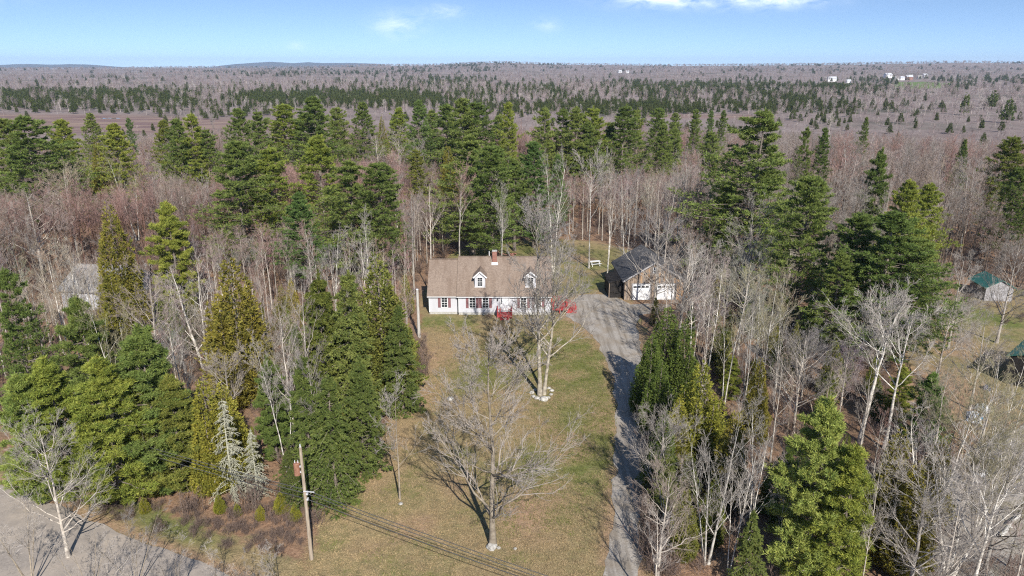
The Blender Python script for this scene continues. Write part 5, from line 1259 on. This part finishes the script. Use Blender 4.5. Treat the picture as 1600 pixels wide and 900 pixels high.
# ------------------------------------------------------------------ neighbours
def small_house(name, label, cat, x, y, rz, W, D, ZE, ZR, wall, roof, front):
    e = thing(name, label, cat, (x, y, 0), rz)
    Acc().prism([(0, 0), (W, 0), (W, ZE), (W / 2, ZR), (0, ZE)], 0, D, 'y').obj('wall', wall, e)
    sl = (ZR - ZE) / (W / 2)
    for s in (-1, 1):
        pts = [(W / 2 + s * .002, ZR + .02), (W / 2 + s * (W / 2 + .3), ZE - .3 * sl + .02), (W / 2 + s * (W / 2 + .3), ZE - .3 * sl + .14), (W / 2 + s * .002, ZR + .14)]
        Acc().prism(pts, -.25, D + .25, 'y').obj('roof', roof, e)
    front(e); return e
def nh():
    x, y = G(100, 482)
    e = thing('neighbour_house', 'white house with grey roof half hidden by trees at left', 'house', (x, y, 0), R(-8))
    Acc().prism([(0, 0), (8, 0), (8, 2.7), (4, 4.9), (0, 2.7)], 0, 8, 'x').obj('wall', 'white_siding', e)
    f = gable_roof(e, -.3, 8.3, 0, 8, 2.7, 4.9, .16, 'pale_shingles', .4)
    window(e, 2.0, .9, 1.3, 1.2, 0, (2, 2)); window(e, 6, 1.0, .9, 1.3, 0, (2, 2))
    Acc().box(3.6, 4.6, -.05, -.003, .1, 2.15).obj('door', 'white_door', e)
nh()
sx, sy = G(1537, 470)
def shed_front(e):
    d = Acc().box(1.1, 2.3, -.05, -.003, .1, 1.85).obj('door', 'grey_boards', e)
    for k in range(18): Acc().box(.02 + k * .196, .02 + k * .196 + .186, -.02, -.002, .02, 1.9 + .95 * (1 - abs((.1 + k * .196) - 1.77) / 1.77)).obj('board', 'grey_boards', e) if not (4 < k < 12) else Acc().box(.02 + k * .196, .02 + k * .196 + .186, -.02, -.002, 1.9, 1.88 + .95 * (1 - abs((.1 + k * .196) - 1.77) / 1.77)).obj('board', 'grey_boards', e)
small_house('garden_shed', 'small weathered grey shed with green metal roof at the far right', 'shed', sx, sy, R(-6), 3.55, 4.2, 1.95, 2.95, 'grey_boards', 'green_metal', shed_front)
bx_, by_ = G(1572, 556, 2.9)
small_house('green_roofed_cabin', 'dark cabin with teal green metal roof cut by the right edge', 'cabin', bx_ + .3, by_ - .2, R(-48), 8.0, 7.0, 3.0, 4.6, 'shade_black_boards', 'green_metal', lambda e: window(e, 5.5, 1.0, .9, 1.0, 0, (2, 2)))  # wall colour near black to carry the shade below the eaves
def tarp(name, label, px, py, w, d, h, mat, seed):
    g = np.random.default_rng(seed); n = 14; x, y = G(px, py); vs = []; fs = []
    for i in range(n):
        for j in range(n):
            u = i / (n - 1) * 2 - 1; v = j / (n - 1) * 2 - 1; f = max(0, 1 - (abs(u) ** 2.6 + abs(v) ** 2.6) * .8)
            vs.append((u * w / 2 * (1 + .12 * math.sin(5 * v + seed)), v * d / 2 * (1 + .12 * math.sin(4 * u)), max(.02, h * f * g.uniform(.65, 1.1) + .03)))
    fs = [(i * n + j, (i + 1) * n + j, (i + 1) * n + j + 1, i * n + j + 1) for i in range(n - 1) for j in range(n - 1)]
    o = Acc().add(vs, fs).obj(name, mat); o.location = (x, y, 0); o.rotation_euler.z = seed; return tag(o, label, 'tarp', 'tarps over the yard pile')
tarp('tarp', 'crumpled white tarp lying nearest the camera in the right yard', 1522, 653, 2.6, 1.3, .45, 'tarp_white', 1)
tarp('tarp', 'white tarp bundle behind the nearest white tarp', 1535, 641, 1.5, 1.2, .6, 'tarp_white', 2)
tarp('tarp', 'small bright blue tarp between the white tarps', 1531, 655, .6, .5, .5, 'tarp_blue', 3)
tarp('tarp', 'dark blue tarp in the shade of the green-roofed cabin', 1541, 608, .9, .7, .5, 'tarp_navy', 4)
tarp('tarp', 'pale tarp deep among branches at lower right', 1530, 738, 1.3, .9, .4, 'tarp_white', 5)
a = Acc().cyl((0, 0, 0), (.05, 0, .85), .11, .09).obj('tree_stump', 'pale_pole_wood'); a.location = (*G(1462, 585), 0); tag(a, 'short broken tree stump on the brown ground of the right clearing', 'stump')
# ------------------------------------------------------------------ utility pole, wires, post
PX, PY = G(487, 874)
wd = Vector((rd[0], rd[1], 0))
def pole():
    e = thing('utility_pole', 'wooden utility pole with rusty transformer at the roadside', 'utility pole', (PX, PY, 0))
    Acc().cyl((0, 0, -.3), (0, 0, 8.35), .13, .09, 10).obj('pole', 'pole_wood', e)
    tcan = Acc().cyl((-.36, .05, 6.35), (-.36, .05, 7.15), .20, .20, 12).obj('transformer', 'rusty_metal', e)
    Acc().cyl((-.36, .05, 7.15), (-.36, .05, 7.2), .215, .17, 12).obj('lid', 'rusty_metal', tcan)
    for q in (-.1, .1): Acc().cyl((-.36 + q, .05, 7.2), (-.36 + q, .05, 7.38), .035, .02, 6).obj('bushing', 'galvanised', tcan)
    Acc().box(-.2, -.05, 0, .1, 6.5, 6.6).box(-.2, -.05, 0, .1, 6.9, 7.0).obj('bracket', 'galvanised', e)
    Acc().cyl((0, 0, 8.35), (0, 0, 8.55), .05, .04).obj('insulator', 'galvanised', e)
    Acc().bar((-.05, -.1, 5.25), (.7, -.3, 5.3), .05).obj('wire_bracket', 'galvanised', e)
    for z in (5.0, 4.6): Acc().box(.08, .2, -.08, .08, z - .06, z + .06).obj('clamp', 'galvanised', e)
pole()
def wire(label, a, b, sag, r=.016):
    a = Vector(a); b = Vector(b); n = 28; P = np.array([[*(a + (b - a) * s - Vector((0, 0, 4 * sag * s * (1 - s))))] for s in np.linspace(0, 1, n + 1)])[None]
    o = link('power_line', mesh_tris('power_line', *tubes(P, np.full((1, n + 1), r), 5), 'cable', smooth=True)); tag(o, label, 'power line', 'power lines along the road')
pl, pr = Vector((PX, PY, 0)) - wd * 62, Vector((PX, PY, 0)) + wd * 58
for z, off, ll, lr in ((5.3, .0, 'upper power line running left from the utility pole', 'upper power line running right from the utility pole'), (5.0, .12, 'middle power line running left from the utility pole', 'middle power line running right from the utility pole'),
                       (4.6, .1, 'lowest thick cable running left from the utility pole', 'lowest thick cable running right from the utility pole')):
    wire(ll, (PX + off, PY, z), (pl.x, pl.y, z + .6), 1.0, .022); wire(lr, (PX + off, PY, z), (pr.x, pr.y, z + .6), 1.0, .022)
e = thing('wooden_post', 'pale weathered wooden post standing left of the house', 'post', (*G(655, 527), 0))
Acc().cyl((0, 0, -.2), (0, 0, 6.0), .19, .15, 9).obj('post', 'pale_pole_wood', e); Acc().cyl((0, 0, 6.0), (0, 0, 6.06), .17, .14, 9).obj('post_cap', 'galvanised', e)
# ------------------------------------------------------------------ stones, lawn odds and ends
def stone(name, label, px, py, r, seed, group=None, dx=0, dy=0, cat='rock'):
    g = random.Random(seed); bm = bmesh.new(); bmesh.ops.create_icosphere(bm, subdivisions=2, radius=1)
    for v in bm.verts:
        v.co.z = v.co.z * .6; v.co *= r * g.uniform(.85, 1.15)
    me = bpy.data.meshes.new(name); bm.to_mesh(me); bm.free(); me.materials.append(MAT['stone_pale'])
    o = link(name, me); x, y = G(px, py); o.location = (x + dx, y + dy, r * .3); o.rotation_euler.z = g.uniform(0, 6); return tag(o, label, cat, group)
stone('rock', 'pale square rock at the foot of the spreading lawn maple', 768, 856, .38, 1)
stone('rock', 'small yellowish rock beside the pale square rock', 779, 857, .14, 2)
stone('rock', 'white stone at the foot of the slender young lawn tree', 626, 788, .17, 3)
stone('rock', 'flat tan rock lying in the middle of the lawn', 704, 625, .35, 4)
stone('rock', 'white stone on the lawn right of the maple foot', 805, 858, .12, 5)
stone('rock', 'largest white flat rock of the ring round the twin maple', 850, 625, .42, 6)
ring = [(831, 614), (834, 620), (839, 623), (844, 625), (857, 622), (861, 617), (862, 611), (858, 607), (836, 610), (852, 608)]
for k, (px, py) in enumerate(ring): stone('rock', '%s pale stone of the ring round the twin maple, counted from its left' % ('first', 'second', 'third', 'fourth', 'fifth', 'sixth', 'seventh', 'eighth', 'ninth', 'tenth')[[sorted(range(10), key=lambda q: ring[q][0]).index(k)][0]], px, py, random.uniform(.16, .26), 20 + k, 'stones round the twin maple')
def log(px0, py0, px1, py1, r, label, mat='pale_pole_wood'):
    a = Vector((*G(px0, py0), r)); b = Vector((*G(px1, py1), r * .8 + .1)); n = 7; g = np.random.default_rng(int(px0))
    P = np.array([[*(a + (b - a) * q)] for q in np.linspace(0, 1, n)])[None]; P[0, :, :2] += g.normal(0, .05, (n, 2))
    Rr = r * (1 - .6 * np.linspace(0, 1, n))[None]; P2, L2, R2 = spawn(P, np.array([(b - a).length]), Rr, 7, .3, .98, 50, .22, 4, g, .1, .1, .5)
    V, T = join([tubes(P, Rr, 7), tubes(P2, np.maximum(R2, .015), 4)]); tag(link('fallen_log', mesh_tris('fallen_log', V, T, mat, smooth=True)), label, 'fallen log', 'fallen trunks in the woods')
log(1055, 772, 1110, 768, .12, 'pale fallen trunk lying beside the lower driveway'); log(1270, 480, 1330, 492, .15, 'fallen trunk on brown leaves under the right-hand pines')
log(1385, 640, 1425, 632, .10, 'dark crooked fallen limb near the fan birch', 'pole_wood'); log(560, 620, 600, 640, .10, 'fallen pale trunk under the hemlocks left of the lawn')
log(1560, 840, 1600, 800, .16, 'thick pale fallen limb at the lower right corner'); log(770, 372, 800, 366, .12, 'fallen trunk at the back edge of the lawn')
def table():
    e = thing('picnic_table', 'small white picnic table on the back lawn behind the twin maple', 'table', (*G(929, 415), 0), .3)
    for k in range(5): Acc().box(-.9, .9, -.36 + k * .15, -.36 + k * .15 + .13, .72, .76).obj('plank', 'white_trim', e)
    for y in (-.75, .6): Acc().box(-.9, .9, y, y + .24, .42, .46).obj('bench', 'white_trim', e)
    for x in (-.65, .65):
        for s in (-1, 1): Acc().bar((x, s * .25, .718), (x, s * .68, 0), .07).obj('leg', 'white_trim', e)
        Acc().bar((x + .06, -.75, .38), (x + .06, .84, .38), .05).obj('brace', 'white_trim', e)
table()
def shrub(px, py, label, h, mat, seed):
    o = link('shrub', brush_mesh(seed, 40, h, mat)); o.location = (*G(px, py), 0); return tag(o, label, 'shrub')
shrub(783, 524, 'dark bare shrub in front of the red steps', 1.5, 'dark_brush', 71)
shrub(764, 497, 'low brown shrub against the front wall left of the red steps', .8, 'dark_brush', 72)
for k, (px, py, lab) in enumerate(((777, 399, 'brick-red heap on the back lawn right of the chimney'), (799, 400, 'smaller reddish heap on the back lawn farther right of the chimney'))):
    g = random.Random(k); e = thing('brick_pile', lab, 'brick pile', (*G(px, py), 0))
    for q in range(26): 
        b = Acc().box(-.2, .2, -.1, .1, -.06, .06).obj('brick', 'brick', e); b.location = (g.gauss(0, .6 - .2 * k), g.gauss(0, .4), g.uniform(.05, .4)); b.rotation_euler = (g.uniform(-.4, .4), g.uniform(-.4, .4), g.uniform(0, 3))
# ------------------------------------------------------------------ far farms
def farm(px, py, w, d, h, wall, roof, lab, rz=0.0):
    x, y = G(px, py); z = float(terrain(x, y))
    e = thing('farm_building', lab, 'barn', (x, y, z), rz, 'far farm buildings')
    Acc().prism([(0, -3), (d, -3), (d, h), (d / 2, h + d * .35), (0, h)], -w / 2, w / 2, 'x').obj('wall', wall, e)
    gable_roof(e, -w / 2 - .4, w / 2 + .4, 0, d, h, h + d * .35, .3, roof, .6)
for a_ in ((1300, 128, 16, 9, 6, 'white_trim', 'galvanised', 'white farmhouse of the left far farm'), (1326, 130, 7, 6, 4, 'white_trim', 'galvanised', 'small white shed right of the left far farmhouse'), (1291, 127, 8, 7, 5, 'white_trim', 'pale_shingles', 'white outbuilding left of the left far farmhouse'),
           (1389, 124, 16, 10, 7, 'white_trim', 'galvanised', 'white farmhouse at the left of the far green field'), (1402, 126, 9, 7, 5, 'white_trim', 'pale_shingles', 'small white house at the top of the far green field'),
           (1410, 126, 10, 8, 5, 'white_trim', 'galvanised', 'second small white house at the far green field'), (1421, 126, 12, 10, 7, 'brick', 'galvanised', 'red barn with pale roof at the far green field'),
           (1437, 125, 9, 8, 5, 'grey_boards', 'pale_shingles', 'grey farm building right of the far red barn'), (1446, 124, 10, 8, 6, 'white_trim', 'galvanised', 'rightmost white building of the far farm'),
           (969, 117, 12, 9, 6, 'white_trim', 'galvanised', 'lone white building in the far woods, left one'), (980, 117.5, 10, 9, 5, 'white_trim', 'galvanised', 'lone white building in the far woods, right one')):
    farm(*a_, rz=random.uniform(-.3, .3))
# ------------------------------------------------------------------ grass tufts
def tuft(seed):
    g = np.random.default_rng(seed); pos = np.stack([g.normal(0, .14, 9), g.normal(0, .14, 9), np.zeros(9)], 1)
    V, T = blades(pos, np.tile([[0, 0, 1.0]], (9, 1)), 2, .11, .03, g, .5, 0); return mesh_tris('grass_tuft', V, T, 'grass_blades')
tufts = []
for k in range(3):
    o = link('grass_tuft', tuft(900 + k)); o.location = (*G((560, 650, 880)[k], 860), 0); o.color = (.38, .29, .17, 1); tag(o, 'straw-coloured grass tuft on the lower lawn ' + ('right of the utility pole', 'left of the maple foot', 'near the driveway')[k], 'grass', 'grass tufts on the lower lawn'); tufts.append(o)
gg = np.random.default_rng(77); xs_ = gg.uniform(-24, 12, 60000); ys_ = gg.uniform(36.5, 84, 60000)
k_ = (polydist(xs_, ys_, LAWN) > -.5) & (polydist(xs_, ys_, DRIVE) < -.15) & (((xs_ - ra[0]) * rn[0] + (ys_ - ra[1]) * rn[1]) < -.3)
gpts = np.stack([xs_[k_], ys_[k_]], 1)[:26000]; sg = gg.uniform(.5, 1.2, (len(gpts), 1))
gn = lawn_green(gpts[:, 0], gpts[:, 1]) + gg.uniform(-.25, .25, len(gpts)) > .42
for nm, m, col, lab in (('lawn_grass', gn, (.15, .165, .05), 'short green grass patches of the front lawn'), ('straw_grass', ~gn, (.31, .24, .14), 'short straw-coloured winter grass of the front lawn')):
    scatter_object(nm, gpts[m], np.repeat(sg[m], 3, 1), tufts, lab, col, 12)
# ------------------------------------------------------------------ haze
hz, t_, b_ = material('haze_air')
nt = hz.node_tree; nt.nodes.remove(nt.nodes['Principled BSDF'])
pv = nt.nodes.new('ShaderNodeVolumePrincipled'); pv.inputs['Density'].default_value = 8e-5; pv.inputs['Color'].default_value = (.62, .76, .96, 1); pv.inputs['Anisotropy'].default_value = 0.0
nt.links.new(pv.outputs[0], nt.nodes['Material Output'].inputs['Volume'])
hzo = Acc().box(-13500, 13500, -13500, 13800, -70, 150).obj('haze', 'haze_air'); hzo['kind'] = 'stuff'; hzo['label'] = 'thin blue haze over the far woods and hills'
scn.cycles.use_denoising = False; scn.cycles.filter_width = 1.15
scn.cycles.max_bounces = 5; scn.cycles.diffuse_bounces = 3; scn.cycles.transmission_bounces = 3; scn.cycles.volume_bounces = 0
scn.cycles.use_adaptive_sampling = False
print('individual trees', len(PLACED), 'fill individuals', n_obj, 'fill mass', len(rest), 'far', len(fa))
